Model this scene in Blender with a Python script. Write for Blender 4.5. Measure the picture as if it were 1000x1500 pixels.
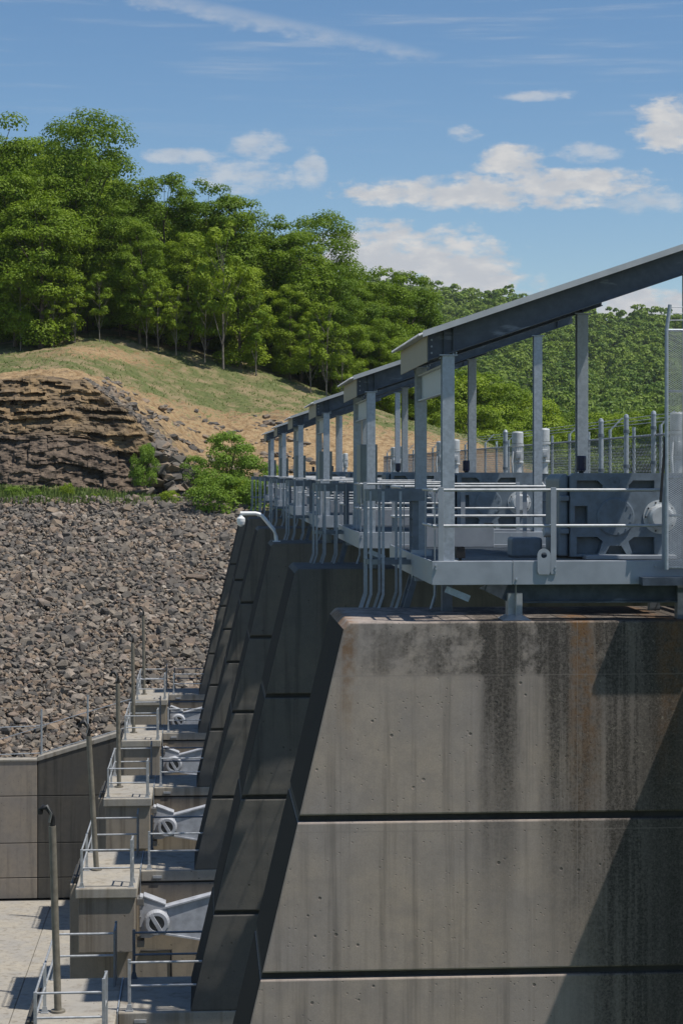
import bpy, bmesh, math, random
import numpy as np
from mathutils import Vector
for o in list(bpy.data.objects): bpy.data.objects.remove(o)
scene = bpy.context.scene
C = scene.collection
R_ = math.radians
rnd = random.Random(7)
# ------------------------------------------------------------------ camera
# metres: X = upstream (right), Y = along the dam, away from the camera, Z up, camera eye at the origin
FPX, HY = 2800.0, 690.0                      # focal length in photo pixels, horizon row
TH = math.atan(200/2800)                     # the dam axis vanishes at column 300
cd = bpy.data.cameras.new('camera'); cam = bpy.data.objects.new('camera', cd); C.objects.link(cam)
cd.sensor_fit = 'HORIZONTAL'; cd.sensor_width = 36; cd.lens = FPX/1000*36
cd.shift_y = -(750-HY)/1000; cd.clip_start = .5; cd.clip_end = 12000
cam.location = (0, 0, 0); cam.rotation_euler = (R_(90), 0, -TH)
scene.camera = cam
scene.render.resolution_x, scene.render.resolution_y = 682, 1024
# ------------------------------------------------------------------ sun + sky + exposure
SUN = Vector((.42, -.19, 1)).normalized()    # direction towards the sun
EL = math.asin(SUN.z)
sl = bpy.data.lights.new('sun', 'SUN'); so = bpy.data.objects.new('sun', sl); C.objects.link(so)
sl.energy = 5.0; sl.angle = R_(.53); sl.color = (1, .95, .87)
so.rotation_euler = SUN.to_track_quat('Z', 'Y').to_euler(); so.location = (20, -10, 60)
vs = scene.view_settings; vs.view_transform = 'Standard'; vs.look = 'None'; vs.gamma = 1; vs.exposure = 0.0
vs.use_curve_mapping = False
SKY_STRENGTH = .105
w = bpy.data.worlds.new('World'); scene.world = w; w.use_nodes = True

class NT:
    def __init__(s, tree): s.t = tree; s.n = tree.nodes; s.l = tree.links
    def add(s, typ, **kw):
        n = s.n.new(typ)
        for k, v in kw.items(): setattr(n, k, v)
        return n
    def put(s, sock, v):
        if v is None: return
        if isinstance(v, bpy.types.NodeSocket): s.l.new(v, sock)
        elif isinstance(v, (tuple, list)) and sock.type == 'RGBA' and len(v) == 3: sock.default_value = (*v, 1)
        else: sock.default_value = v
    def m(s, op, a, b=None, c=None, clamp=False):
        n = s.add('ShaderNodeMath', operation=op, use_clamp=clamp)
        s.put(n.inputs[0], a); s.put(n.inputs[1], b); s.put(n.inputs[2], c)
        return n.outputs[0]
    def mix(s, f, a, b, mode='MIX'):
        n = s.add('ShaderNodeMix', data_type='RGBA', blend_type=mode)
        s.put(n.inputs[0], f); s.put(n.inputs[6], a); s.put(n.inputs[7], b)
        return n.outputs[2]
    def noise(s, vec, scale, detail=4, rough=.55, out=0):
        n = s.add('ShaderNodeTexNoise'); s.put(n.inputs['Vector'], vec)
        n.inputs['Scale'].default_value = scale; n.inputs['Detail'].default_value = detail; n.inputs['Roughness'].default_value = rough
        return n.outputs[out]
    def ramp(s, f, a, b, lo=0., hi=1.):          # smooth map a..b -> lo..hi
        n = s.add('ShaderNodeMapRange', interpolation_type='SMOOTHSTEP')
        s.put(n.inputs[0], f); n.inputs[1].default_value = a; n.inputs[2].default_value = b
        n.inputs[3].default_value = lo; n.inputs[4].default_value = hi
        return n.outputs[0]
    def scalev(s, vec, sc):
        n = s.add('ShaderNodeMapping'); s.put(n.inputs[0], vec); n.inputs[3].default_value = sc
        return n.outputs[0]
    def sep(s, vec):
        n = s.add('ShaderNodeSeparateXYZ'); s.put(n.inputs[0], vec); return n.outputs

def build_world():
    t = NT(w.node_tree); t.n.clear()
    sky = t.add('ShaderNodeTexSky', sky_type='NISHITA', sun_disc=False, sun_elevation=EL, sun_rotation=math.atan2(SUN.x, SUN.y),
                altitude=400, air_density=1.0, dust_density=.35, ozone_density=2.2)
    gen = t.add('ShaderNodeTexCoord').outputs['Generated']
    x, y, z = t.sep(gen)
    az = t.m('ARCTAN2', x, y); el = t.m('ARCSINE', z)
    comb = t.add('ShaderNodeCombineXYZ'); t.put(comb.inputs[0], az); t.put(comb.inputs[1], t.m('MULTIPLY', el, 2.2)); v = comb.outputs[0]
    n1 = t.noise(v, 75, 9, .6); n2 = t.noise(v, 26, 4, .5)
    nn = t.m('SUBTRACT', t.m('ADD', t.m('MULTIPLY', n1, .75), t.m('MULTIPLY', n2, .45)), .6)
    def ae(px, py):
        a = math.atan((px-500)/FPX)+TH
        return a, math.atan((HY-py)/FPX*math.cos(a-TH))
    def blob(px, py, wx, wy):
        a, e = ae(px, py)
        da = t.m('DIVIDE', t.m('SUBTRACT', az, a), wx/FPX); de = t.m('DIVIDE', t.m('SUBTRACT', el, e), wy/FPX)
        return t.m('SUBTRACT', 1., t.m('ADD', t.m('MULTIPLY', da, da), t.m('MULTIPLY', de, de)))
    def top(lst):
        r = None
        for b in lst:
            f = blob(*b); r = f if r is None else t.m('MAXIMUM', r, f)
        return t.m('MAXIMUM', r, -1.6)
    thick = top([(730, 280, 225, 26), (590, 282, 95, 20), (840, 268, 120, 22), (745, 238, 52, 26), (990, 180, 62, 40), (540, 378, 105, 52), (640, 390, 125, 54), (700, 402, 60, 34), (930, 448, 130, 26), (620, 420, 150, 25), (1240, 240, 170, 50), (-260, 330, 200, 40)])
    thin = top([(270, 228, 60, 12), (380, 212, 42, 22), (350, 258, 80, 24), (455, 250, 24, 30), (680, 196, 26, 12), (860, 224, 52, 15), (790, 138, 55, 9), (945, 295, 70, 16)])
    general = t.ramp(t.m('ADD', t.noise(v, 2.6, 6, .6), t.ramp(el, .2, .5, -.14, 0.)), .56, .72)      # the same scattered cumulus all round the sky
    a1 = t.ramp(t.m('ADD', thick, t.m('MULTIPLY', nn, 4.2)), -.3, .85)
    a2 = t.m('MULTIPLY', t.ramp(t.m('ADD', thin, t.m('MULTIPLY', nn, 4.5)), -.3, 1.2), .6)
    # long cirrus streaks
    st = t.add('ShaderNodeMapping'); t.put(st.inputs[0], v); st.inputs[2].default_value = (0, 0, R_(20)); st.inputs[3].default_value = (5, 42, 1)
    ci = t.ramp(t.noise(st.outputs[0], 1.6, 7, .62), .5, .88)
    ci = t.m('MULTIPLY', t.m('MULTIPLY', ci, t.ramp(el, .14, .235)), .55)
    a3, e3 = ae(355, 26)
    ln = t.m('ADD', t.m('SUBTRACT', el, e3), t.m('MULTIPLY', t.m('SUBTRACT', az, a3), .19))
    ln = t.m('DIVIDE', t.m('ADD', ln, t.m('MULTIPLY', nn, .012)), 12/FPX)
    lon = t.m('DIVIDE', t.m('SUBTRACT', az, a3), 250/FPX)
    big = t.m('SUBTRACT', 1., t.m('ADD', t.m('MULTIPLY', ln, ln), t.m('MULTIPLY', lon, lon)))
    ci = t.m('MAXIMUM', ci, t.m('MULTIPLY', t.ramp(t.m('ADD', big, t.m('MULTIPLY', nn, 6.)), -1.2, 2.4), .42))
    a = t.m('MAXIMUM', t.m('MAXIMUM', a1, a2), t.m('MAXIMUM', t.m('MULTIPLY', general, .85), ci))
    dens = t.ramp(t.m('ADD', t.noise(v, 48, 8, .6), t.m('MULTIPLY', thick, -.06)), .34, .66)
    ccol = t.mix(dens, (4.9, 5.15, 5.55), (6.3, 6.3, 6.3))
    hsv = t.add('ShaderNodeHueSaturation'); t.put(hsv.inputs['Color'], sky.outputs[0]); hsv.inputs['Saturation'].default_value = 1.18; hsv.inputs['Value'].default_value = 1.0
    col = t.mix(a, hsv.outputs[0], ccol)
    bg = t.add('ShaderNodeBackground'); t.put(bg.inputs[0], col); bg.inputs[1].default_value = SKY_STRENGTH
    out = t.add('ShaderNodeOutputWorld'); t.l.new(bg.outputs[0], out.inputs[0])
build_world()

# ------------------------------------------------------------------ helpers
def at(px, py, Y):                              # the point on the plane Y = const seen at a photo pixel
    u = (px-500)/FPX
    dx, dy = math.sin(TH)+math.cos(TH)*u, math.cos(TH)-math.sin(TH)*u
    k = Y/dy
    return Vector((dx*k, Y, (HY-py)/FPX*k))
def root_loc(o):
    while o.parent: o = o.parent
    return o.location
def thing(name, label, cat, loc, group=None):
    o = bpy.data.objects.new(name, None); C.objects.link(o); o.location = loc; o.empty_display_size = .2
    o['label'] = label; o['category'] = cat
    if group: o['group'] = group
    return o
def tag(o, label, cat, group=None):
    o['label'] = label; o['category'] = cat
    if group: o['group'] = group
    return o
def copy_tree(o, parent=None, loc=None, label=None):
    c = o.copy(); C.objects.link(c)
    if parent: c.parent = parent
    if loc is not None: c.location = loc
    if label: c['label'] = label
    for ch in list(o.children): copy_tree(ch, c)
    return c
class MB:
    def __init__(s): s.v = []; s.f = []; s.sm = []
    def add(s, vs_, fs, smooth=False):
        b = len(s.v); s.v += [tuple(p) for p in vs_]; s.f += [tuple(i+b for i in f) for f in fs]; s.sm += [smooth]*len(fs)
        return s
    def box(s, x0, x1, y0, y1, z0, z1):
        return s.add([(x0,y0,z0),(x1,y0,z0),(x1,y1,z0),(x0,y1,z0),(x0,y0,z1),(x1,y0,z1),(x1,y1,z1),(x0,y1,z1)],
                     [(0,3,2,1),(4,5,6,7),(0,1,5,4),(1,2,6,5),(2,3,7,6),(3,0,4,7)])
    def prism_y(s, pts, y0, y1):                # polygon in XZ, counter-clockwise seen from -Y, extruded along Y
        n = len(pts)
        return s.add([(x, y0, z) for x, z in pts]+[(x, y1, z) for x, z in pts],
                     [tuple(range(n)), tuple(range(2*n-1, n-1, -1))]+[((i+1) % n, i, i+n, (i+1) % n+n) for i in range(n)])
    def prism_z(s, pts, z0, z1):                # polygon in XY, ccw from above
        n = len(pts)
        return s.add([(x, y, z0) for x, y in pts]+[(x, y, z1) for x, y in pts],
                     [tuple(range(n-1, -1, -1)), tuple(range(n, 2*n))]+[(i, (i+1) % n, (i+1) % n+n, i+n) for i in range(n)])
    def ring_y(s, cx, cz, r0, r1, y0, y1, n=28):    # flat ring facing -Y
        v = []; f = []
        for k in range(n):
            a = 2*math.pi*k/n; c_, s_ = math.cos(a), math.sin(a)
            v += [(cx+r1*c_, y0, cz+r1*s_), (cx+r0*c_, y0, cz+r0*s_), (cx+r1*c_, y1, cz+r1*s_), (cx+r0*c_, y1, cz+r0*s_)]
        for k in range(n):
            a, b = 4*k, 4*((k+1) % n)
            f += [(a, b, b+1, a+1), (b, a, a+2, b+2), (a+1, b+1, b+3, a+3), (a+2, a+3, b+3, b+2)]
        return s.add(v, f)
    def tube(s, pts, r, n=8, caps=True, r2=None):
        pts = [Vector(p) for p in pts]; rings = []; v = []; f = []
        for i, p in enumerate(pts):
            d = ((pts[i+1] if i+1 < len(pts) else p)-(pts[i-1] if i else p)).normalized()
            u = d.cross(Vector((0, 0, 1)) if abs(d.z) < .9 else Vector((0, 1, 0))).normalized(); q = d.cross(u)
            rr = r if r2 is None else r+(r2-r)*i/(len(pts)-1)
            v += [p+(u*math.cos(2*math.pi*k/n)+q*math.sin(2*math.pi*k/n))*rr for k in range(n)]
        for i in range(len(pts)-1):
            for k in range(n):
                k2 = (k+1) % n
                f.append((i*n+k, i*n+k2, (i+1)*n+k2, (i+1)*n+k))
        s.add(v, f, True)
        if caps: s.add(v[:n], [tuple(range(n-1, -1, -1))]); s.add(v[-n:], [tuple(range(n))])
        return s
    def bar(s, p, q, wx, wy):                   # rectangular bar between two points; wx across, wy along the other normal
        p, q = Vector(p), Vector(q); d = (q-p).normalized()
        u = d.cross(Vector((0, 1, 0)) if abs(d.y) < .9 else Vector((1, 0, 0))).normalized(); k = d.cross(u)
        v = [a+u*sx*wx/2+k*sy*wy/2 for a in (p, q) for sx, sy in ((-1,-1),(1,-1),(1,1),(-1,1))]
        return s.add(v, [(3,2,1,0),(4,5,6,7),(0,1,5,4),(1,2,6,5),(2,3,7,6),(3,0,4,7)])
    def lathe_z(s, cx, cy, prof, n=30):         # prof: (r, z) from bottom to top
        v = [(cx+r*math.cos(2*math.pi*k/n), cy+r*math.sin(2*math.pi*k/n), z) for r, z in prof for k in range(n)]
        f = [(i*n+k, i*n+(k+1) % n, (i+1)*n+(k+1) % n, (i+1)*n+k) for i in range(len(prof)-1) for k in range(n)]
        s.add(v, f, False); s.add(v[:n], [tuple(range(n-1, -1, -1))]); s.add(v[-n:], [tuple(range(n))])
        return s
    def lathe_y(s, cx, cz, prof, n=28):         # prof: (r, y) from back to front
        v = [(cx+r*math.cos(2*math.pi*k/n), y, cz+r*math.sin(2*math.pi*k/n)) for r, y in prof for k in range(n)]
        f = [(i*n+k, i*n+(k+1) % n, (i+1)*n+(k+1) % n, (i+1)*n+k) for i in range(len(prof)-1) for k in range(n)]
        s.add(v, f, False); s.add(v[-n:], [tuple(range(n))])
        return s
    def build(s, name, mat, parent=None, bevel=0, fix=False):
        off = root_loc(parent) if parent else Vector((0, 0, 0))
        me = bpy.data.meshes.new(name)
        me.from_pydata([(a-off.x, b-off.y, c-off.z) for a, b, c in s.v], [], s.f)
        me.polygons.foreach_set('use_smooth', s.sm)
        if fix:
            b = bmesh.new(); b.from_mesh(me); bmesh.ops.recalc_face_normals(b, faces=b.faces); b.to_mesh(me); b.free()
        me.materials.append(MAT[mat]); me.update()
        o = bpy.data.objects.new(name, me); C.objects.link(o)
        if parent: o.parent = parent
        if bevel:
            m = o.modifiers.new('bevel', 'BEVEL'); m.width = bevel; m.segments = 2; m.limit_method = 'ANGLE'; m.angle_limit = R_(35)
        return o
def np_mesh(name, V, F, mat, smooth=False, parent=None, attr=None):
    me = bpy.data.meshes.new(name); V = np.asarray(V, np.float32); F = np.asarray(F, np.int32); k = F.shape[1]
    me.vertices.add(len(V)); me.vertices.foreach_set('co', V.ravel())
    me.loops.add(F.size); me.loops.foreach_set('vertex_index', F.ravel())
    me.polygons.add(len(F)); me.polygons.foreach_set('loop_start', np.arange(0, F.size, k, dtype=np.int32))
    me.polygons.foreach_set('loop_total', np.full(len(F), k, np.int32))
    me.polygons.foreach_set('use_smooth', np.full(len(F), smooth))
    if attr is not None:
        for nm, arr in attr.items():
            at_ = me.attributes.new(nm, 'FLOAT', 'POINT'); at_.data.foreach_set('value', np.asarray(arr, np.float32))
    me.update(calc_edges=True); me.validate()
    for m in (mat if isinstance(mat, (list, tuple)) else [mat]): me.materials.append(MAT[m])
    o = bpy.data.objects.new(name, me); C.objects.link(o)
    if parent: o.parent = parent
    return o
_g = np.random.default_rng(3); _L = _g.random((64, 64, 64)).astype(np.float32)
def vnoise(p):
    p = np.asarray(p, float); i = np.floor(p).astype(int); f = p-i; f = f*f*(3-2*f); i %= 64; j = (i+1) % 64
    a = lambda X, Y, Z: _L[X[..., 0], Y[..., 1], Z[..., 2]]
    l = lambda u, v_, t: u+(v_-u)*t
    return l(l(l(a(i,i,i), a(j,i,i), f[...,0]), l(a(i,j,i), a(j,j,i), f[...,0]), f[...,1]),
             l(l(a(i,i,j), a(j,i,j), f[...,0]), l(a(i,j,j), a(j,j,j), f[...,0]), f[...,1]), f[...,2])
def fbm(p, o=4):
    p = np.asarray(p, float); s = 0; a = .5; t = 0
    for _ in range(o): s = s+a*vnoise(p); t += a; a *= .5; p = p*2.03+11.7
    return s/t

# ------------------------------------------------------------------ materials
MAT = {}
def material(name, fn, rough=.7, metal=0., spec=.4):
    m = bpy.data.materials.new(name); m.use_nodes = True; t = NT(m.node_tree); t.n.clear()
    b = t.add('ShaderNodeBsdfPrincipled'); o = t.add('ShaderNodeOutputMaterial'); t.l.new(b.outputs[0], o.inputs[0])
    b.inputs['Roughness'].default_value = rough; b.inputs['Metallic'].default_value = metal; b.inputs['Specular IOR Level'].default_value = spec
    fn(t, b, o); MAT[name] = m; return m
def bump(t, b, h, strength=.4, dist=.02):
    n = t.add('ShaderNodeBump'); n.inputs['Strength'].default_value = strength; n.inputs['Distance'].default_value = dist
    t.put(n.inputs['Height'], h); t.l.new(n.outputs[0], b.inputs['Normal'])
def wpos(t): return t.add('ShaderNodeNewGeometry').outputs['Position']
def plain(col, var=.12, sc=6, rough=.5, metal=0., bmp=0, spec=.4):
    def fn(t, b, o):
        p = wpos(t); n = t.noise(p, sc, 5, .6)
        c = t.mix(t.ramp(n, .3, .7), tuple(x*(1-var) for x in col), tuple(min(1, x*(1+var)) for x in col))
        t.put(b.inputs['Base Color'], c)
        t.put(b.inputs['Roughness'], t.ramp(n, .25, .75, max(.05, rough-.1), min(1, rough+.1)))
        if bmp: bump(t, b, t.noise(p, sc*6, 4, .6), bmp, .01)
    return fn, rough, metal, spec
def P(name, *a, **k):
    fn, r, m, s = plain(*a, **k); material(name, fn, r, m, s)
P('galvanised', (.37, .405, .44), .14, 16, .48, .45)
P('galvanised_dark', (.16, .185, .215), .18, 6, .45, .4)
def beam_fn(t, b, o):
    p = wpos(t); n = t.noise(p, 5, 5, .6); s_ = t.noise(t.scalev(p, (.9, .9, 3.2)), 1.3, 5, .6)
    c = t.mix(t.ramp(n, .3, .7), (.05, .062, .08), (.095, .115, .145)); c = t.mix(t.m('MULTIPLY', t.ramp(s_, .60, .70), .6), c, (.30, .325, .36))  # pale streaks paint reflections on the beam webs into the colour
    t.put(b.inputs['Base Color'], c); t.put(b.inputs['Roughness'], t.ramp(n, .3, .7, .32, .5))
material('beam_steel', beam_fn, .4, .2)
P('fascia', (.30, .265, .20), .12, 4, .6)
P('roof_sheet', (.46, .47, .475), .08, 3, .5, .2)
P('platform_paint', (.31, .335, .37), .08, 3, .5, .25)
P('gear_paint', (.15, .185, .22), .18, 5, .42)
P('motor_paint', (.50, .52, .53), .12, 9, .42, .1)
P('navy', (.012, .015, .05), .2, 9, .35)
P('black', (.015, .015, .016), .2, 9, .5)
P('cabinet', (.20, .22, .21), .1, 3, .55)
P('arm_paint', (.37, .385, .42), .18, 3, .55)
P('arm_steel', (.20, .20, .20), .1, 8, .5, .3)
P('hub_grey', (.10, .095, .085), .3, 12, .6)
P('pipe_brown', (.17, .155, .125), .2, 5, .6)
P('rail_light', (.40, .415, .43), .14, 8, .45, .35)
P('lamp_white', (.75, .76, .76), .05, 5, .4)
P('bark', (.10, .08, .06), .4, 3, .95)
P('bark_pale', (.17, .15, .125), .3, 3, .9)
P('joint_dark', (.05, .047, .042), .2, 5, .95)

def concrete(name, base, dark, streak=1., hero=False, tint=(.95, .9, .8)):
    def fn(t, b, o):
        p = wpos(t); x, y, z = t.sep(p)
        big = t.noise(p, .55, 4, .6); mid = t.noise(p, 3.2, 6, .65); fine = t.noise(p, 38, 5, .7)
        c = t.mix(t.ramp(big, .3, .7), tuple(v*.86 for v in base), tuple(v*1.1*k for v, k in zip(base, tint)))
        c = t.mix(t.m('MULTIPLY', t.ramp(mid, .35, .72), .5), c, tuple(v*.66 for v in base))
        sv = t.scalev(p, (2.6, 2.6, .11)); s1 = t.noise(sv, 1.1, 6, .62)
        stain = t.m('MULTIPLY', t.ramp(s1, .48, .74), .75*streak)
        if hero:
            # run-off stains below the platform: dark growth, rust, pale leaching, each at its own place; right-hand dark bands also paint shade
            def band(x0, wd, zt=-2.2, zb=-9., soft=.5):
                d = t.m('ABSOLUTE', t.m('DIVIDE', t.m('SUBTRACT', t.m('ADD', x, t.m('MULTIPLY', t.m('SUBTRACT', t.noise(t.scalev(p, (1, 1, .14)), 2.6, 5, .65), .5), .55)), x0), wd))
                return t.m('MULTIPLY', t.ramp(d, 1., soft*.4, 0., 1.), t.ramp(z, zb, zt, 0., 1.))
            st2 = t.noise(t.scalev(p, (5., 5., .16)), 1., 7, .68)
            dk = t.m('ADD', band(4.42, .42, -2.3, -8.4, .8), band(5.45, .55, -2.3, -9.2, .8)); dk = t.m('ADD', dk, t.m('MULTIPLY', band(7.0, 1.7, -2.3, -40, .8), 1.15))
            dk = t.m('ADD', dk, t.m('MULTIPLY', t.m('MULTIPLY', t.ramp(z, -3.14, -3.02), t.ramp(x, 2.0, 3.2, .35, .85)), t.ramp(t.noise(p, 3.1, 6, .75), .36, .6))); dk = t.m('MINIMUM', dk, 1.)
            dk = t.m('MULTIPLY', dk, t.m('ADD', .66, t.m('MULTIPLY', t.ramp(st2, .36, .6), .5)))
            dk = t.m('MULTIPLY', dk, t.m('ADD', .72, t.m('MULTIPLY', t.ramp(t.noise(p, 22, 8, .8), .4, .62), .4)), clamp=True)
            dk = t.m('MAXIMUM', dk, t.m('MULTIPLY', band(7.6, 2.0, -2.3, -60, .8), t.ramp(t.noise(p, 17, 8, .78), .3, .6, .7, .98)))  # unbroken band: dark growth plus the diagonal shadow deepened in the colour
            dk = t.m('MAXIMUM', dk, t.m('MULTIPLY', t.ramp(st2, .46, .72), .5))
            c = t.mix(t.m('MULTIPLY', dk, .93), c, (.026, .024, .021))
            lich = t.m('MULTIPLY', t.ramp(t.noise(p, 26, 8, .75), .56, .66), t.ramp(t.noise(p, 2.6, 3, .6), .46, .6))
            c = t.mix(t.m('MULTIPLY', lich, t.m('MULTIPLY', t.ramp(x, 4.6, 5.4), t.ramp(z, -8, -3.2, 0., .8))), c, (.34, .31, .25))
            ru = t.m('ADD', t.m('MULTIPLY', band(5.72, .3, -2.0, -6.4), 1.), t.m('MULTIPLY', band(2.08, .2, -2.2, -4.6), .9))
            ru = t.m('ADD', ru, t.m('MULTIPLY', band(7.0, .3, -2.0, -5.6), .7))
            c = t.mix(t.m('MULTIPLY', ru, t.ramp(t.noise(p, 5, 5, .7), .3, .65), clamp=True), c, (.19, .095, .035))
            for x0 in (2.03, 5.62):
                c = t.mix(t.m('MULTIPLY', t.ramp(t.m('ABSOLUTE', t.m('SUBTRACT', x, x0)), .012, .004), .45), c, tuple(v*.6 for v in base))
            for z0 in (-3.08, -5.42):
                c = t.mix(t.m('MULTIPLY', t.ramp(t.m('ABSOLUTE', t.m('SUBTRACT', z, z0)), .014, .004), .4), c, tuple(v*.6 for v in base))
        else:
            c = t.mix(stain, c, dark)
        vo = t.add('ShaderNodeTexVoronoi'); t.put(vo.inputs['Vector'], p); vo.inputs['Scale'].default_value = 3.4; vo.inputs['Randomness'].default_value = 1
        pit = t.ramp(vo.outputs[0], .105, .05, 0., 1.); pit = t.m('MULTIPLY', pit, t.ramp(t.noise(p, 2.1, 2), .44, .52))
        vo2 = t.add('ShaderNodeTexVoronoi'); t.put(vo2.inputs['Vector'], p); vo2.inputs['Scale'].default_value = 11
        pit2 = t.m('MULTIPLY', t.ramp(vo2.outputs[0], .17, .09), t.ramp(t.noise(p, 3.3, 2), .45, .55))
        pits = t.m('MAXIMUM', pit, t.m('MULTIPLY', pit2, .6))
        c = t.mix(t.m('MULTIPLY', pits, .7), c, (.05, .045, .04))
        c = t.mix(t.m('MULTIPLY', t.ramp(fine, .35, .7), .34), c, tuple(v*.55 for v in base))
        t.put(b.inputs['Base Color'], c); b.inputs['Roughness'].default_value = .92; b.inputs['Specular IOR Level'].default_value = .2
        h = t.m('SUBTRACT', t.m('ADD', t.m('MULTIPLY', fine, .10), t.m('MULTIPLY', mid, .22)), t.m('MULTIPLY', pits, .9))
        bump(t, b, h, .5, .018)
    material(name, fn)
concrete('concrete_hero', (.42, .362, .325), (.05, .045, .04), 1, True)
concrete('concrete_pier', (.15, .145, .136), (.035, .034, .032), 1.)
concrete('concrete_nose_shade', (.022, .022, .021), (.02, .02, .019), 1.)  # near-black tone paints the shade of the piers' downstream faces
concrete('concrete_base', (.31, .275, .235), (.07, .055, .04), .95)
concrete('concrete_light', (.38, .36, .325), (.14, .11, .075), .9)
concrete('concrete_wall', (.32, .285, .25), (.09, .08, .07), .7)
concrete('concrete_wall_dark', (.105, .10, .092), (.035, .033, .03), 1.)  # darker concrete for the wall panels right of the joint

def leaf(name, a, b_, trans=.35, tone=False):
    def fn(t, b, o):
        oi = t.add('ShaderNodeAttribute', attribute_name='tone').outputs['Fac'] if tone else t.add('ShaderNodeObjectInfo').outputs['Random']
        n = t.noise(wpos(t), .33, 3, .6); n2 = t.noise(wpos(t), 2.1, 2, .5)
        f = t.m('ADD', t.m('MULTIPLY', t.ramp(n, .3, .7), .5), t.m('ADD', t.m('MULTIPLY', oi, .8 if tone else .65), t.m('MULTIPLY', t.m('SUBTRACT', n2, .5), .5)), clamp=True)
        c = t.mix(f, a, b_)
        t.put(b.inputs['Base Color'], c); b.inputs['Roughness'].default_value = .55; b.inputs['Specular IOR Level'].default_value = .25
        tr = t.add('ShaderNodeBsdfTranslucent'); t.put(tr.inputs[0], t.mix(.4, c, (.22, .34, .02)))
        mx = t.add('ShaderNodeMixShader'); mx.inputs[0].default_value = trans
        t.l.new(b.outputs[0], mx.inputs[1]); t.l.new(tr.outputs[0], mx.inputs[2]); t.l.new(mx.outputs[0], o.inputs[0])
    material(name, fn)
leaf('leaf_oak', (.065, .132, .006), (.175, .262, .012))
leaf('leaf_maple', (.11, .19, .007), (.26, .345, .018))
leaf('leaf_far', (.05, .12, .016), (.20, .28, .036), .3, True)
leaf('leaf_bush', (.12, .21, .018), (.20, .31, .035))
leaf('grass', (.09, .14, .03), (.17, .22, .06), .2)

def bank_mat(t, b, o):
    p = wpos(t)
    g = t.add('ShaderNodeAttribute', attribute_name='grass').outputs['Fac']; r = t.add('ShaderNodeAttribute', attribute_name='rock').outputs['Fac']
    lo = t.add('ShaderNodeAttribute', attribute_name='strata').outputs['Fac']
    n1 = t.noise(p, .35, 6, .65); n2 = t.noise(p, 1.6, 6, .7); n3 = t.noise(t.scalev(p, (.5, .5, 4)), 1.2, 6, .7); n4 = t.noise(p, 6, 4, .7)
    soil = t.mix(t.ramp(n2, .3, .7), (.20, .125, .06), (.40, .29, .165)); soil = t.mix(t.m('MULTIPLY', t.ramp(n4, .5, .7), .5), soil, (.13, .10, .07))
    soil = t.mix(t.m('MULTIPLY', t.ramp(t.noise(t.scalev(p, (.6, .6, 2.6)), .9, 6, .7), .52, .66), .6), soil, (.10, .075, .055))
    rock = t.mix(t.ramp(n3, .3, .7), (.06, .045, .033), (.22, .165, .105)); rock = t.mix(t.m('MULTIPLY', t.ramp(n1, .42, .66), .7), rock, (.33, .225, .115))
    low = t.mix(t.ramp(n2, .3, .7), (.05, .04, .032), (.19, .145, .108)); rock = t.mix(lo, rock, low)
    grs = t.mix(t.ramp(n2, .3, .7), (.075, .095, .032), (.14, .15, .06)); grs = t.mix(t.m('MULTIPLY', t.ramp(n1, .42, .64), .8), grs, (.27, .20, .12))
    gm = t.ramp(t.m('ADD', g, t.m('MULTIPLY', t.m('SUBTRACT', n2, .5), 1.9)), .38, .6)
    rm = t.ramp(t.m('ADD', r, t.m('MULTIPLY', t.m('SUBTRACT', t.noise(t.scalev(p, (.5, .5, 1.5)), 1.1, 6, .7), .5), 1.9)), .42, .56)
    c = t.mix(rm, soil, rock); c = t.mix(gm, c, grs)
    t.put(b.inputs['Base Color'], c); b.inputs['Roughness'].default_value = .95; b.inputs['Specular IOR Level'].default_value = .15
    bump(t, b, t.m('ADD', t.m('MULTIPLY', n4, .4), n2), .6, .25)
material('bank', bank_mat)
def rock_mat(t, b, o):
    p = wpos(t); oi = t.add('ShaderNodeAttribute', attribute_name='tone').outputs['Fac']
    n = t.noise(p, 3, 6, .7)
    cr = t.add('ShaderNodeValToRGB'); t.put(cr.inputs[0], oi); e = cr.color_ramp.elements
    e[0].position = 0; e[0].color = (.10, .094, .088, 1); e[1].position = 1; e[1].color = (.44, .38, .31, 1)
    for pos, col in ((.3, (.165, .145, .122)), (.55, (.23, .198, .16)), (.75, (.29, .215, .15)), (.88, (.19, .15, .125))):
        k = e.new(pos); k.color = (*col, 1)
    c = t.mix(t.ramp(n, .3, .75), cr.outputs[0], (.07, .062, .055)); c2 = t.mix(.55, cr.outputs[0], c)
    t.put(b.inputs['Base Color'], c2); b.inputs['Roughness'].default_value = .9; b.inputs['Specular IOR Level'].default_value = .2
    bump(t, b, t.noise(p, 9, 5, .7), .5, .05)
material('riprap_rock', rock_mat)
P('dark_earth', (.05, .043, .035), .3, 2, .95)
P('forest_floor', (.03, .04, .015), .4, .2, .95)
P('field', (.08, .11, .035), .3, .05, .95)
# ------------------------------------------------------------------ layout along the dam
D1, BAY, TP = 28.6, 15.73, 3.1
PY = [D1+BAY*i for i in range(6)]               # near faces of the six piers
ZT, ZL, ZF = -2.27, -12.5, -25.5                # pier top, ledge level, basin floor
nose = lambda z: 2.09+.237*(z-ZT)
ORD = ['nearest', 'second', 'third', 'fourth', 'fifth', 'farthest']
WHERE = ['on the nearest pier', 'on the second pier', 'on the third pier', 'on the fourth pier', 'on the fifth pier', 'on the farthest pier']
def struct(o): o['kind'] = 'structure'; return o
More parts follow.
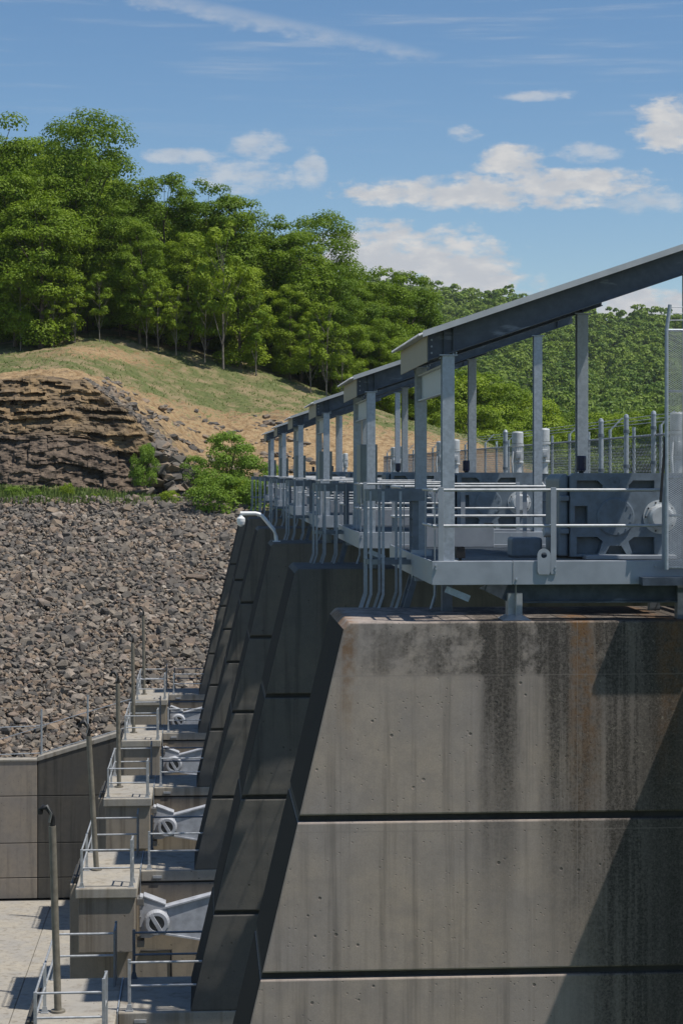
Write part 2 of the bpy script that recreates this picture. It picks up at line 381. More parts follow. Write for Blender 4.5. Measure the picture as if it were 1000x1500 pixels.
# ground to the horizon, basin floor of slabs, service bridge
struct(MB().box(-6000, 6000, -300, 9000, -27.5, -26.6).build('ground', 'field'))
fl = struct(MB().box(-40, 14, 20, 116, -26.5, ZF-.12).build('basin_floor', 'joint_dark'))
slab = None
for i in range(7):
    for j in range(14):
        x0, y0 = -40+i*6.2+ (0 if i < 6 else .0), 22+j*6.6
        if slab is None:
            slab = MB().box(0, 6.17, 0, 6.57, ZF-.119, ZF).build('slab', 'concrete_light', None, .02); me = slab.data; o = slab
        else:
            o = slab.copy(); C.objects.link(o)
        o.parent = fl; o.location = (x0-.0, y0, rnd.uniform(-.008, .008))
sb = struct(MB().box(7.95, 13.2, -12, 118, -2.2, -1.62).build('service_bridge', 'concrete_pier', None, .03))

struct(MB().box(-3, 14, -40, -.5, -26.5, -1.62).build('abutment_blocker', 'concrete_pier', None, .05))  # unseen block added behind the camera to cut fill light on the near pier
def pier(i, mat):
    Y = PY[i]; t = thing('spillway_pier', ['large sunlit concrete pier with rust and black run-off stains, nearest', 'dark sloping concrete pier, second in the row, just left of the nearest', 'dark sloping concrete pier, third in the row', 'dark sloping concrete pier, fourth in the row', 'dark sloping concrete pier, fifth in the row', 'dark sloping concrete pier at the far end against the rock slope'][i], 'pier', (nose(ZL), Y, ZF), 'spillway piers of the dam')
    g = .05; zs = [ZT, -5.22, -7.57, -10.24, ZL]
    for k in range(4):
        z1, z0 = zs[k]-(g if k else 0), zs[k+1]+(g if k < 3 else 0)
        if k == 0: pts = [(nose(z0), z0), (12, z0), (12, z1), (nose(z1)+.07, z1), (nose(z1-.1), z1-.1)]
        else: pts = [(nose(z0), z0), (12, z0), (12, z1), (nose(z1), z1)]
        o = MB().prism_y(pts, Y, Y+TP).build('lift', mat, t, .028, True); o.data.materials.append(MAT['concrete_nose_shade'])
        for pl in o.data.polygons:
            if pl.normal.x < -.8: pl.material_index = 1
    MB().prism_y([(nose(ZL)+.018, ZL+.01), (11.9, ZL+.01), (11.9, ZT-.2), (nose(ZT-.2)+.018, ZT-.2)], Y+.09, Y+TP-.09).build('core', 'joint_dark', t, 0, True)
    # lower body, ledge and trunnion block
    MB().box(-4.2, 12, Y, Y+TP, ZF, -18.4).build('base_block', 'concrete_base', t, .03)
    MB().box(-4.2, 12, Y, Y+TP, -18.34, -12.9).build('base_block', 'concrete_base', t, .03)
    MB().box(-4.1, 11.9, Y+.08, Y+TP-.08, -18.5, -12.7).build('joint_core', 'joint_dark', t)
    MB().box(-1.99, 12, Y-.03, Y+TP, -12.84, ZL-.004).build('ledge', 'concrete_light', t, .025)
    MB().box(-3.78, -2.1, Y-2.42, Y+TP-.02, -14.45, -12.8).build('trunnion_block', 'concrete_base', t, .025)
    MB().box(-3.86, -2.03, Y-2.52, Y+TP, -12.8, ZL).build('block_cap', 'concrete_light', t, .03)
    MB().box(-2.026, -1.995, Y-.02, Y+TP-.1, -13.2, ZL+.03).build('joint_plate', 'galvanised', t)
    MB().box(-1.62, -1.34, Y-.06, Y-.03, -12.74, -12.66).build('tie_plate', 'rail_light', t)
    return t
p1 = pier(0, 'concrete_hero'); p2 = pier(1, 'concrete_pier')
LAB = ['', '', 'dark sloping concrete pier, third in the row from the camera', 'dark sloping concrete pier, fourth in the row from the camera', 'dark sloping concrete pier, fifth in the row, next to the last', 'dark sloping concrete pier at the far end of the row, against the rocks']
def repeat(root, idx0, idxs, labels):
    for i in idxs:
        copy_tree(root, None, root.location+Vector((0, PY[i]-PY[idx0], 0)), labels[i])
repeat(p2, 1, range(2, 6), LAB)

# ------------------------------------------------------------------ lower level: railings, gate arms, pipes (second pier onwards)
Y = PY[1]
def post(m, x, y, z0, h, wd=.075, th=.045): m.box(x-wd/2, x+wd/2, y-th/2, y+th/2, z0, z0+h)
def foot(m, x, y, z):
    m.box(x-.09, x+.09, y-.07, y+.07, z, z+.02); m.prism_y([(x-.08, z+.02), (x+.08, z+.02), (x+.045, z+.16), (x-.045, z+.16)], y-.035, y-.015)
t = thing('ledge_railing', 'grey two-bar railing along the ledge at the foot of the second pier', 'railing', (-1.75, Y, ZL), 'railings on the ledges below the piers')
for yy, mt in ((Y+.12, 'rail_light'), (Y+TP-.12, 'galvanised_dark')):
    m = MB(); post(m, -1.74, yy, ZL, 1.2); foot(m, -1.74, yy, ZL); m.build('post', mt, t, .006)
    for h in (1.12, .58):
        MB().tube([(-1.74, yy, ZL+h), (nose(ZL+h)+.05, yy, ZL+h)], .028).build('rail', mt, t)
repeat(t, 1, range(2, 6), [None, None]+['grey two-bar railing along the ledge at the foot of the %s pier' % k for k in ('third', 'fourth', 'fifth', 'farthest')])
t = thing('block_railing', 'light grey guard railing round the top of the nearest trunnion block, lower left', 'railing', (-2.9, Y, ZL), 'railings round the trunnion blocks')
x0, x1, y0, y1 = -3.68, -2.2, Y-2.36, Y+TP-.15
for (x, y, h) in ((x0, y0, 1.15), (x1, y0, 1.42), (x0, Y+.1, 1.15), (x0, y1, 1.15), (x1+.02, y0+.62, 1.42)):
    m = MB(); post(m, x, y, ZL, h, .075, .06); foot(m, x, y, ZL); m.build('post', 'rail_light', t, .006)
m = MB(); post(m, x1+.02, y1, ZL, 1.42, .06, .09); m.box(x1, x1+.05, y1-.9, y1-.05, ZL+.05, ZL+1.4); m.build('end_plate', 'galvanised_dark', t, .006)
for h in (1.12, .58):
    MB().tube([(x0, y0, ZL+h), (x1, y0, ZL+h)], .028).build('rail', 'rail_light', t)
    MB().tube([(x0, y0, ZL+h), (x0, y1, ZL+h)], .028).build('rail', 'rail_light', t)
    MB().tube([(x0, y1, ZL+h), (x1, y1, ZL+h)], .028).build('rail', 'rail_light', t)
for h in (1.38, .75):
    MB().tube([(x1, y0, ZL+h), (x1+.02, y0+.62, ZL+h)], .028).build('rail', 'rail_light', t)
repeat(t, 1, range(2, 6), [None, None]+['light grey guard railing round the top of the trunnion block at the %s pier' % k for k in ('third', 'fourth', 'fifth', 'farthest')])
# vent pipes with a hooked top
for i in range(1, 6):
    bx, by = -3.38, PY[i]+.15; tx = bx-(.13 if i == 1 else .24 if i == 2 else .05); h = (4.3, 4.2, 4.1, 4.3, 4.4)[i-1]
    t = thing('vent_pipe', 'brown upright pipe with hooked black top on the %s trunnion block' % ('nearest', 'second', 'third', 'fourth', 'farthest')[i-1], 'pipe', (bx, by, ZL), 'pipes standing on the trunnion blocks')
    MB().tube([(bx, by, ZL), (bx+(tx-bx)*.5, by, ZL+h/2), (tx, by, ZL+h)], .085, 12).build('pipe', 'pipe_brown', t)
    MB().tube([(bx, by, ZL+.001), (bx, by, ZL+.05)], .17, 12).build('base_flange', 'pipe_brown', t)
    z = ZL+h
    MB().tube([(tx, by, z-.05), (tx, by, z+.2), (tx-.05, by, z+.33), (tx-.13, by, z+.42), (tx-.21, by, z+.44), (tx-.27, by, z+.38), (tx-.28, by, z+.28)], .062, 10).build('hook', 'black', t)
    MB().tube([(tx-.06, by-.08, z+.1), (tx-.02, by-.09, z+.3), (tx-.12, by-.08, z+.5)], .03, 7).build('cable', 'arm_steel', t)
# gate arms with trunnion hubs
i = 2; Y = PY[i]; ya = Y-1.35
def q(xz, yz): v = at(100+xz/4.545, 1180+yz/4.545, ya); return (v.x, v.z)
t = thing('gate_arm', 'pale grey steel gate arm with round trunnion hub beside the third pier', 'gate arm', (q(590, 780)[0], ya, q(590, 780)[1]), 'steel arms of the spillway gates')
arm = [q(608, 846), q(905, 893), q(1500, 985), q(1500, 460), q(935, 603), q(612, 690)]
MB().prism_y(arm, ya, ya+.42).build('arm', 'arm_paint', t, .015, True)
for a, b in ((q(612, 690), q(1500, 452)), (q(608, 850), q(1500, 992))):
    MB().bar((a[0], ya+.16, a[1]), (b[0], ya+.21, b[1]), .05, .46).build('flange', 'arm_paint', t)
yk = [q(474, 883), q(545, 882), q(640, 838), q(668, 770), q(655, 700), q(645, 664), q(510, 612), q(474, 604)]
MB().prism_y(yk, ya-.05, ya+.46).build('yoke', 'arm_paint', t, .02, True)
a, b = q(500, 604), q(648, 660)
MB().bar((a[0], ya+.2, a[1]), (b[0], ya+.21, b[1]), .05, .56).build('yoke_flange', 'arm_paint', t, .01)
c = q(590, 775); rr = .34
hub = MB().lathe_y(c[0], c[1], [(rr*1.16, ya-.05), (rr*1.16, ya-.14), (rr, ya-.2), (rr*.98, ya-.2)]).build('hub', 'arm_paint', t, .008)
MB().ring_y(c[0], c[1], rr*.68, rr, ya-.28, ya-.2).build('hub_ring', 'arm_paint', hub, .008)
MB().lathe_y(c[0], c[1], [(rr*.66, ya-.2), (rr*.66, ya-.225)]).build('hub_face', 'hub_grey', hub)
MB().bar((c[0]-rr*.5, ya-.26, c[1]+rr*.75), (c[0]+rr*.42, ya-.26, c[1]-rr*.8), .12, .06).build('keeper_bar', 'arm_paint', hub, .008)
for k, zz in enumerate((-.66, .62)):
    MB().box(q(470, 0)[0]-.06, q(505, 0)[0], ya-.08, ya+.5, c[1]+zz-.1, c[1]+zz+.1).build('clamp', 'arm_steel', t, .01)
for k in range(4):
    MB().tube([(q(478, 0)[0], ya-.05, c[1]+(-.45+.3*k)), (q(478, 0)[0], ya-.1, c[1]+(-.45+.3*k))], .035, 8).build('bolt', 'arm_steel', t)
for k in range(3, 6): copy_tree(t, None, t.location+Vector((0, PY[k]-PY[2], 0)), 'pale grey steel gate arm with round trunnion hub beside the %s pier' % ('', '', '', 'fourth', 'fifth', 'farthest')[k])
# little conduit loops under the arms
for i in (2, 3, 4):
    Y = PY[i]-.03
    t = tag(MB().tube([(-2., Y, -15.0), (-1.05, Y, -15.0), (-1.05, Y, -16.4)], .035, 7).build('conduit', 'black'), 'thin dark conduit bent on the wall below the gate arm of the %s pier' % ORD[i], 'conduit', 'conduits below the gate arms')

# ------------------------------------------------------------------ hoist platforms
OFF = [0]+[-2.1]*5                              # the platforms of the far piers start a little in front of their piers
HY0 = [PY[i]+OFF[i]-.06 for i in range(6)]
X = lambda px, y=0: at(px, 690, D1+y).x
Zp = lambda py, y=0: at(500, py, D1+y).z
H0 = HY0[0]
def hrepeat(root, labels, start=1):
    for i in range(start, 6): copy_tree(root, None, root.location+Vector((0, HY0[i]-H0, 0)), labels[i])
FLR = -1.40
PLX1 = 7.85
t = thing('hoist_platform', 'grey steel hoist platform with deep edge beam, railing and lifting lug on the nearest pier', 'platform', (3.4, H0, ZT), 'hoist platforms on top of the piers')
def channel_x(x0, x1, y, z0, z1, s=1): return MB().box(x0, x1, y, y+.03, z0, z1).box(x0, x1, y+.031, y+.13, z0, z0+.025).box(x0, x1, y+.031, y+.13, z1-.025, z1)
channel_x(3.40, 4.628, H0, -1.715, -1.357).build('edge_beam', 'platform_paint', t, .006)
channel_x(4.632, PLX1, H0, -1.715, -1.357).build('edge_beam', 'platform_paint', t, .006)
MB().box(3.40, 3.43, H0+.035, H0+6.6, -1.715, -1.357).build('side_beam', 'platform_paint', t, .006)
MB().box(PLX1-.03, PLX1, H0+.135, H0+6.6, -1.715, -1.357).build('side_beam', 'platform_paint', t, .006)
MB().box(3.44, PLX1-.04, H0+6.5, H0+6.6, -1.715, -1.357).build('back_beam', 'platform_paint', t, .006)
m = MB()
for k in range(80): m.box(3.44, PLX1-.04, H0+.14+k*.078, H0+.148+k*.078, FLR-.035, FLR)
for k in range(10): m.box(3.5+k*.46, 3.51+k*.46, H0+.14, H0+6.45, FLR-.036, FLR-.012)
m.build('grating', 'galvanised_dark', t)
for k in range(16): m = MB() if k == 0 else m; m.box(4.623, 4.637, H0-.006, H0-.001, -1.70+k*.021, -1.688+k*.021)
m.build('weld_seam', 'rail_light', t)
for (bx, bz) in ((3.46, -1.42), (3.46, -1.47), (4.68, -1.63), (5.27, -1.45), (5.27, -1.5), (6.8, -1.44)):
    MB().tube([(bx, H0-.001, bz), (bx, H0-.03, bz)], .018, 6).build('bolt', 'galvanised', t)
# lifting lug: plate with a round eye
lx, hw, zc = X(795), .10, -1.30
pts = [(lx-hw, -1.56), (lx+hw, -1.56)]+[(lx+hw*math.cos(a), zc+.03+hw*math.sin(a)) for a in [math.pi*k/12 for k in range(13)]]
def plate_with_hole(pts, c, r, y0, y1, n=24):
    m = MB(); P_ = []
    for k in range(n):
        a = 2*math.pi*k/n; d = Vector((math.cos(a), math.sin(a))); best = 9
        for i in range(len(pts)):
            p, qn = Vector(pts[i]), Vector(pts[(i+1) % len(pts)]); e = qn-p; den = d.x*e.y-d.y*e.x
            if abs(den) < 1e-9: continue
            w_ = p-Vector(c); s_ = (w_.x*e.y-w_.y*e.x)/den; u_ = (w_.x*d.y-w_.y*d.x)/den
            if s_ > 1e-6 and -1e-6 <= u_ <= 1+1e-6: best = min(best, s_)
        P_.append((Vector(c)+d*best, Vector(c)+d*r))
    # keep the true corners
    v = []; f = []
    for o_, i_ in P_: v += [(o_.x, y0, o_.y), (i_.x, y0, i_.y), (o_.x, y1, o_.y), (i_.x, y1, i_.y)]
    for k in range(n):
        a, b = 4*k, 4*((k+1) % n); f += [(a, b, b+1, a+1), (b, a, a+2, b+2), (a+1, b+1, b+3, a+3), (a+2, a+3, b+3, b+2)]
    return m.add(v, f)
plate_with_hole(pts, (lx, zc+.03), .045, H0-.03, H0-.004, 48).build('lifting_lug', 'platform_paint', t, 0, True)
# girder below with its foot
MB().box(4.62, 7.9, H0+.42, H0+.44, -1.99, -1.72).box(4.62, 7.9, H0+.33, H0+.53, -2.015, -1.992).box(4.62, 7.9, H0+.33, H0+.53, -1.74, -1.72).build('girder', 'beam_steel', t)
MB().prism_y([(4.18, -1.79), (4.62, -2.0), (4.62, -1.73), (4.3, -1.73)], H0+.42, H0+.44).build('haunch', 'beam_steel', t, 0, True)
m = MB().box(4.6, 4.82, H0+.3, H0+.56, -2.2, -1.86).box(4.705, 4.715, H0+.2, H0+.299, -2.2, -1.73)
m.build('foot', 'rail_light', t, .01)
m = MB(); a_ = [(4.5, H0+.12), (4.93, H0+.12), (4.93, H0+.72), (4.5, H0+.72)]; b_ = [(4.62, H0+.24), (4.81, H0+.24), (4.81, H0+.6), (4.62, H0+.6)]
m.add([(x, y, ZT+.005) for x, y in a_]+[(x, y, ZT+.085) for x, y in b_], [(3,2,1,0),(4,5,6,7),(0,1,5,4),(1,2,6,5),(2,3,7,6),(3,0,4,7)]).build('foot_base', 'rail_light', t)
for xx, yy in ((7.3, .3), (3.9, 2.1), (7.3, 2.1)):
    MB().box(xx-.08, xx+.08, H0+yy, H0+yy+.2, ZT+.003, -1.73).build('foot', 'galvanised_dark', t)
MB().bar((3.62, H0+.1, -1.78), (3.98, H0+.1, -1.93), .1, .02).build('strut', 'galvanised', t)
# railings
ZR, ZM = -.286, -.827
for px in (645, 809, 972):
    xx = X(px); z0 = -1.56 if px == 809 else -1.352
    MB().box(xx-.042, xx+.042, H0-.02 if px == 809 else H0+.01, H0-.006 if px == 809 else H0+.024, z0, ZR+.04).build('railing_post', 'platform_paint', t, .004)
for z in (ZR, ZM):
    MB().tube([(3.42, H0+.045, z), (X(972), H0+.045, z)], .024, 10).build('rail', 'rail_light', t)
    MB().tube([(3.45, H0+6.46, z), (PLX1-.05, H0+6.46, z)], .024, 8).build('rail', 'rail_light', t)
    MB().tube([(3.42, H0+.08, z), (3.42, H0+1.3, z)], .024, 8).build('rail', 'rail_light', t)
    MB().tube([(3.42, H0+4.6, z), (3.42, H0+6.42, z)], .024, 8).build('rail', 'rail_light', t)
for xx in (3.47, 4.75, 5.9, 7.2): MB().box(xx-.04, xx+.04, H0+6.49, H0+6.498, FLR, ZR+.04).build('railing_post', 'platform_paint', t)
for yy in (.12, 1.3, 4.6): MB().box(3.45, 3.462, H0+yy-.04, H0+yy+.04, FLR, ZR+.04).build('railing_post', 'platform_paint', t)
MB().box(3.75, 5.3, H0+6.3, H0+6.4, FLR, -.98).build('toe_cabinet', 'platform_paint', t, .01)
hrepeat(t, ['']+['grey steel hoist platform with edge beam and railing '+WHERE[i] for i in range(1, 6)])

# ------------------------------------------------------------------ canopies over the hoists
t = thing('hoist_canopy', 'galvanised steel canopy with sloping roof beam over the nearest hoist, upper right', 'canopy', (3.72, H0+.66, FLR), 'sloping canopies over the hoists')
zb = lambda x: 1.80+.338*(x-3.72)
BH = .40
ya, yb = H0+.66, H0+4.16
def hcol(x, y, z0, z1, name='column'):
    m = MB(); f, d, tw = .095, .1, .012
    m.box(x-f, x+f, y-d, y-d+tw, z0, z1).box(x-f, x+f, y+d-tw, y+d, z0, z1).box(x-tw/2, x+tw/2, y-d+tw+.0005, y+d-tw-.0005, z0, z1)
    o = m.build(name, 'galvanised', t, .004)
    MB().box(x-.16, x+.16, y-.17, y+.17, z0-.003, z0+.022).build('base_plate', 'galvanised', o)
    MB().box(x-.14, x+.14, y-.13, y+.13, z1+.001, z1+.018).build('cap_plate', 'galvanised', o)
    return o
hcol(3.72, ya, FLR, zb(3.72)-.03); hcol(7.5, ya, FLR, zb(7.5)-.03); hcol(3.70, yb, FLR, zb(3.70)-.03); hcol(6.5, yb, FLR, zb(6.5)-.03)
def slope_box(x0, x1, y0, y1, d0, d1):   # a slab following the roof slope, d0..d1 above the beam's lower line
    m = MB(); m.add([(x0,y0,zb(x0)+d0),(x1,y0,zb(x1)+d0),(x1,y1,zb(x1)+d0),(x0,y1,zb(x0)+d0),(x0,y0,zb(x0)+d1),(x1,y0,zb(x1)+d1),(x1,y1,zb(x1)+d1),(x0,y1,zb(x0)+d1)],
                    [(0,3,2,1),(4,5,6,7),(0,1,5,4),(1,2,6,5),(2,3,7,6),(3,0,4,7)]); return m
def add(m, n): m.add(n.v, n.f); return m
for (y, x1) in ((ya, 8.3), (yb, 6.85)):
    m = slope_box(3.42, x1, y-.008, y+.008, .016, BH-.016); add(m, slope_box(3.42, x1, y-.1, y+.1, 0, .0155)); add(m, slope_box(3.42, x1, y-.1, y+.1, BH-.0155, BH))
    b = m.build('roof_beam', 'beam_steel', t)
    for bx_ in (3.60, 3.645, 3.80, 3.845):
        for by_ in (.0, .07): MB().tube([(bx_, y-.06+by_*1.7, zb(bx_)-.012), (bx_, y-.06+by_*1.7, zb(bx_)-.035)], .014, 6).build('bolt', 'galvanised', b)
    for bz_ in (.1, .2, .3): MB().tube([(3.47, y-.0085, zb(3.47)+bz_), (3.47, y-.03, zb(3.47)+bz_)], .016, 6).build('bolt', 'galvanised', b)
    for xs in (3.66, 3.80, x1-.35):
        MB().box(xs-.006, xs+.006, y-.098, y-.009, zb(xs)+.02, zb(xs)+BH-.02).build('stiffener', 'beam_steel', b)
    MB().box(3.405, 3.418, y-.1, y+.1, zb(3.41)-.01, zb(3.41)+BH).build('end_plate', 'beam_steel', b)
MB().box(3.385, 3.40, ya-.1, yb+.3, zb(3.4)-.02, zb(3.4)+BH-.02).build('eave_fascia', 'fascia', t)
m = MB().box(3.70, 3.72, ya+.11, yb-.11, 1.22, 1.62).box(3.64, 3.719, ya+.11, yb-.11, 1.195, 1.2195).box(3.64, 3.719, ya+.11, yb-.11, 1.6205, 1.645)
m.build('tie_channel', 'galvanised', t)
for xp in (4.4, 5.3, 6.2):
    MB().box(xp-.03, xp+.03, ya+.02, yb-.02, zb(xp)+BH-.2, zb(xp)+BH-.03).build('purlin', 'beam_steel', t)
# corrugated sheet: ribs run up the slope
ys = np.arange(ya-.32, yb+.5, .045); V = []; F = []
for k, y in enumerate(ys):
    h = BH+.012+(.03 if (k//2) % 2 else 0.); xe = 8.4-(y-ya)/(yb-ya)*1.4 if y > ya else 8.4
    xe = max(xe, 6.95); xo = 3.24
    V += [(xo, y, zb(xo)+h), (xe, y, zb(xe)+h), (xo, y, zb(xo)+h+.014), (xe, y, zb(xe)+h+.014)]
    if k: a, b = 4*(k-1), 4*k; F += [(a, a+1, b+1, b), (a+2, b+2, b+3, a+3), (a, b, b+2, a+2), (a+1, a+3, b+3, b+1)]
m = MB().add(V, F); n4 = len(V)-4; m.add(V[:4], [(0, 2, 3, 1)]); m.add(V[n4:], [(0, 1, 3, 2)]); m.build('roof_sheet', 'roof_sheet', t, 0, True)
slope_box(3.30, 8.38, ya-.335, ya-.321, BH-.02, BH+.075).build('verge_trim', 'roof_sheet', t)
hrepeat(t, ['']+['galvanised steel canopy with sloping roof over the hoist '+WHERE[i] for i in range(1, 6)])

# ------------------------------------------------------------------ gearboxes
yg = H0+1.5
gx0, gx1 = at(826, 0, yg).x, at(985, 0, yg).x; gz0, gz1 = FLR+.02, at(0, 694, yg).z
gc = at(900, 757, yg); gcx, gcz = gc.x, gc.z
t = thing('gearbox', 'blue-grey cast gearbox with big round cover on the nearest platform', 'gearbox', (gcx, yg, FLR), 'cast gearboxes on the hoist platforms')
MB().box(gx0+.1, gx1, yg+.135, yg+1.45, gz0, gz1-.03).build('body', 'gear_paint', t, .04)
def G(px, py): v = at(px, py, yg); return (v.x, v.z)
def rib(pts, y0=-.045, y1=.205): return MB().prism_y(pts, yg+y0, yg+y1).build('rib', 'gear_paint', t, .018, True)
def pocket_plate(outer, holes, y0, y1):         # cast front: one plate with the pockets left open
    bm = bmesh.new(); E = []
    for loop in [outer]+holes:
        vs_ = [bm.verts.new((x, y0, z)) for x, z in loop]
        E += [bm.edges.new((vs_[i], vs_[(i+1) % len(vs_)])) for i in range(len(vs_))]
    bmesh.ops.triangle_fill(bm, use_beauty=True, use_dissolve=False, edges=E)
    ex = bmesh.ops.extrude_face_region(bm, geom=bm.faces[:])
    for v in ex['geom']:
        if isinstance(v, bmesh.types.BMVert): v.co.y = y1
    bmesh.ops.recalc_face_normals(bm, faces=bm.faces[:]); bm.verts.index_update()
    m = MB().add([v.co[:] for v in bm.verts], [[v.index for v in f.verts] for f in bm.faces]); bm.free(); return m
def Z8(pts): return [G(640+x/2.78, 680+z/2.78) for x, z in pts]
outer = Z8([(540, 48), (556, 36), (1000, 36), (1000, 376), (540, 376)])
mir = lambda pts: [(2*724-x, z) for x, z in pts]
TL, BL = [(566, 66), (652, 66), (672, 86), (668, 112), (566, 112)], [(566, 296), (650, 296), (672, 314), (654, 366), (566, 366)]
holes = [Z8(p) for p in (TL, BL, mir(TL), mir(BL), [(700, 332), (748, 332), (768, 366), (682, 366)], [(558, 170), (610, 170), (610, 245), (558, 245)])]
pocket_plate(outer, holes, yg-.045, yg+.13).build('front_plate', 'gear_paint', t)
MB().prism_y(Z8([(500, 376), (536, 376), (536, 40), (516, 40), (500, 60)]), yg+.06, yg+1.3).build('end_wall', 'gear_paint', t, .03, True)
for zc_ in (128, 262):
    MB().prism_y(Z8([(500, zc_+22), (538, zc_+22), (538, zc_), (500, zc_)]), yg-.02, yg+.058).build('lug', 'gear_paint', t, .015, True)
cv = MB().lathe_y(gcx, gcz, [(.315, yg-.046), (.315, yg-.05), (.30, yg-.052), (.298, yg-.075), (.285, yg-.08)], 40).build('round_cover', 'gear_paint', t)
for k in range(12):
    a = 2*math.pi*k/12+.2; MB().tube([(gcx+.25*math.cos(a), yg-.078, gcz+.25*math.sin(a)), (gcx+.25*math.cos(a), yg-.095, gcz+.25*math.sin(a))], .015, 6).build('bolt', 'gear_paint', cv)
fc = at(965, 757, yg)
f2 = MB().lathe_y(fc.x, fc.z, [(.27, yg+.2), (.27, yg-.06), (.2, yg-.065), (.2, yg-.2), (.16, yg-.22)], 32).build('shaft_flange', 'motor_paint', t)
for k in range(10):
    a = 2*math.pi*k/10; MB().tube([(fc.x+.235*math.cos(a), yg-.06, fc.z+.235*math.sin(a)), (fc.x+.235*math.cos(a), yg-.085, fc.z+.235*math.sin(a))], .014, 6).build('bolt', 'black', f2)
ec = at(899, 706, yg)       # small cast roundel
em = MB().ring_y(ec.x, ec.z, .085, .105, yg-.055, yg-.04).build('roundel', 'gear_paint', t)
m = MB()
for k in range(5):
    a = math.pi/2+2*math.pi*k/5; m.bar((ec.x, yg-.048, ec.z), (ec.x+.075*math.cos(a), yg-.048, ec.z+.075*math.sin(a)), .035, .012)
m.build('roundel_star', 'gear_paint', em)
bc = at(851, 690, yg+.5)
br = MB().lathe_z(bc.x, yg+.5, [(.04, gz1-.04), (.04, gz1+.03), (.065, gz1+.03), (.065, gz1+.05)], 14).build('breather', 'black', t)
MB().lathe_z(bc.x, yg+.5, [(.078, gz1+.051), (.082, gz1+.08), (.082, gz1+.27), (.075, gz1+.29)], 16).build('breather_canister', 'navy', br)
MB().box(gx0+.3, gx1, yg-.25, yg+.05, FLR+.002, FLR+.07).build('bed_plate', 'platform_paint', t, .01)
MB().box(4.95, 5.45, yg+.6, yg+1.1, FLR+.002, -1.08).build('brake_housing', 'gear_paint', t, .04)
MB().tube([(5.45, yg+.5, -.98), (gx0+.06, yg+.5, -.98)], .09, 12).build('shaft', 'motor_paint', t)
hrepeat(t, ['']+['blue-grey cast gearbox with round cover on the hoist platform '+WHERE[i] for i in range(1, 6)])

# ------------------------------------------------------------------ vertical motors
def motor(label, x, y, zb0=-.42):
    t = thing('hoist_motor', label, 'motor', (x, y, zb0), 'vertical motors of the hoists')
    b = MB().lathe_z(x, y, [(.2, zb0-.9), (.2, zb0-.3), (.26, zb0-.28), (.26, zb0), (.15, zb0+.03), (.12, zb0+.18), (.12, zb0+.34), (.15, zb0+.36)], 20).build('pedestal', 'gear_paint', t)
    z = zb0+.361
    MB().lathe_z(x, y, [(.11, z), (.1, z+.25), (.15, z+.27), (.15, z+.30), (.135, z+.31), (.135, z+.66), (.16, z+.69), (.16, z+.74)]).build('motor_body', 'motor_paint', t)
    MB().lathe_z(x, y, [(.12, z+.741), (.145, z+.76), (.145, z+1.02), (.13, z+1.05), (.05, z+1.06)]).build('fan_cowl', 'motor_paint', t)
    m = MB()
    for k in range(18):
        a = 2*math.pi*k/18; m.bar((x+.14*math.cos(a), y+.14*math.sin(a), z+.33), (x+.14*math.cos(a), y+.14*math.sin(a), z+.64), .02, .02)
    m.build('cooling_fins', 'motor_paint', t)
    MB().box(x-.07, x+.07, y-.24, y-.14, z+.38, z+.56).build('terminal_box', 'motor_paint', t, .01)
    MB().box(x-.04, x+.04, y-.246, y-.241, z+.42, z+.5).build('name_plate', 'rail_light', t)
    MB().tube([(x-.14, y-.17, z+.55), (x-.17, y-.2, z+.3), (x-.16, y-.25, z-.1), (x-.02, y-.3, z-.3), (x+.2, y-.3, z-.38), (x+.26, y-.3, z-.6), (x+.26, y-.3, z-1.)], .025, 8).build('conduit', 'motor_paint', t)
    for k in (0, 1, 2, 3):
        a = math.pi/4+k*math.pi/2; MB().box(x+.1*math.cos(a)-.015, x+.1*math.cos(a)+.015, y+.1*math.sin(a)-.015, y+.1*math.sin(a)+.015, z+.06, z+.2).build('lantern_post', 'motor_paint', t)
    return t
m1 = motor('grey vertical hoist motor behind the mesh screen at the right edge', 8.0, D1+3.3)
NTH = ['', 'second', 'third', 'fourth', 'fifth', 'farthest']
for i in range(1, 6):
    copy_tree(m1, None, (7.86, HY0[i]+1.9, -.42), 'grey vertical motor, the nearer of two, on the %s pier' % NTH[i])
    copy_tree(m1, None, (7.86, HY0[i]+5.6, -.42), 'grey vertical motor, the farther of two, on the %s pier' % NTH[i])
# ------------------------------------------------------------------ cabinets on the far platforms, black heater on the near one
for i in range(1, 6):
    yy = HY0[i]
    cb = thing('control_cabinet', 'flat grey control cabinet between the canopy columns '+WHERE[i], 'cabinet', (3.72, yy+2.4, FLR), 'control cabinets under the canopies')
    MB().box(3.58, 3.98, yy+1.9, yy+2.9, -.75, .62).build('body', 'cabinet', cb, .01)
    MB().box(3.62, 3.94, yy+1.885, yy+1.899, -.71, .58).build('door', 'cabinet', cb, .004)
    MB().box(3.9, 3.92, yy+1.865, yy+1.884, -.15, 0.).build('handle', 'black', cb)
    for xx in (3.62, 3.94): MB().box(xx-.02, xx+.02, yy+2.35, yy+2.45, FLR, -.751).build('leg', 'galvanised', cb)
t = thing('junction_box', 'small black ribbed box on the nearest platform beside the front column', 'box', (3.95, H0+.9, FLR), None)
MB().box(3.88, 4.02, H0+.85, H0+1.05, FLR+.05, FLR+.2).build('box', 'black', t, .006)
for k in range(5): MB().box(3.885+k*.028, 3.897+k*.028, H0+.84, H0+1.06, FLR+.201, FLR+.225).build('rib', 'black', t)
MB().box(3.93, 3.97, H0+.9, H0+1., FLR, FLR+.049).build('stand', 'black', t)
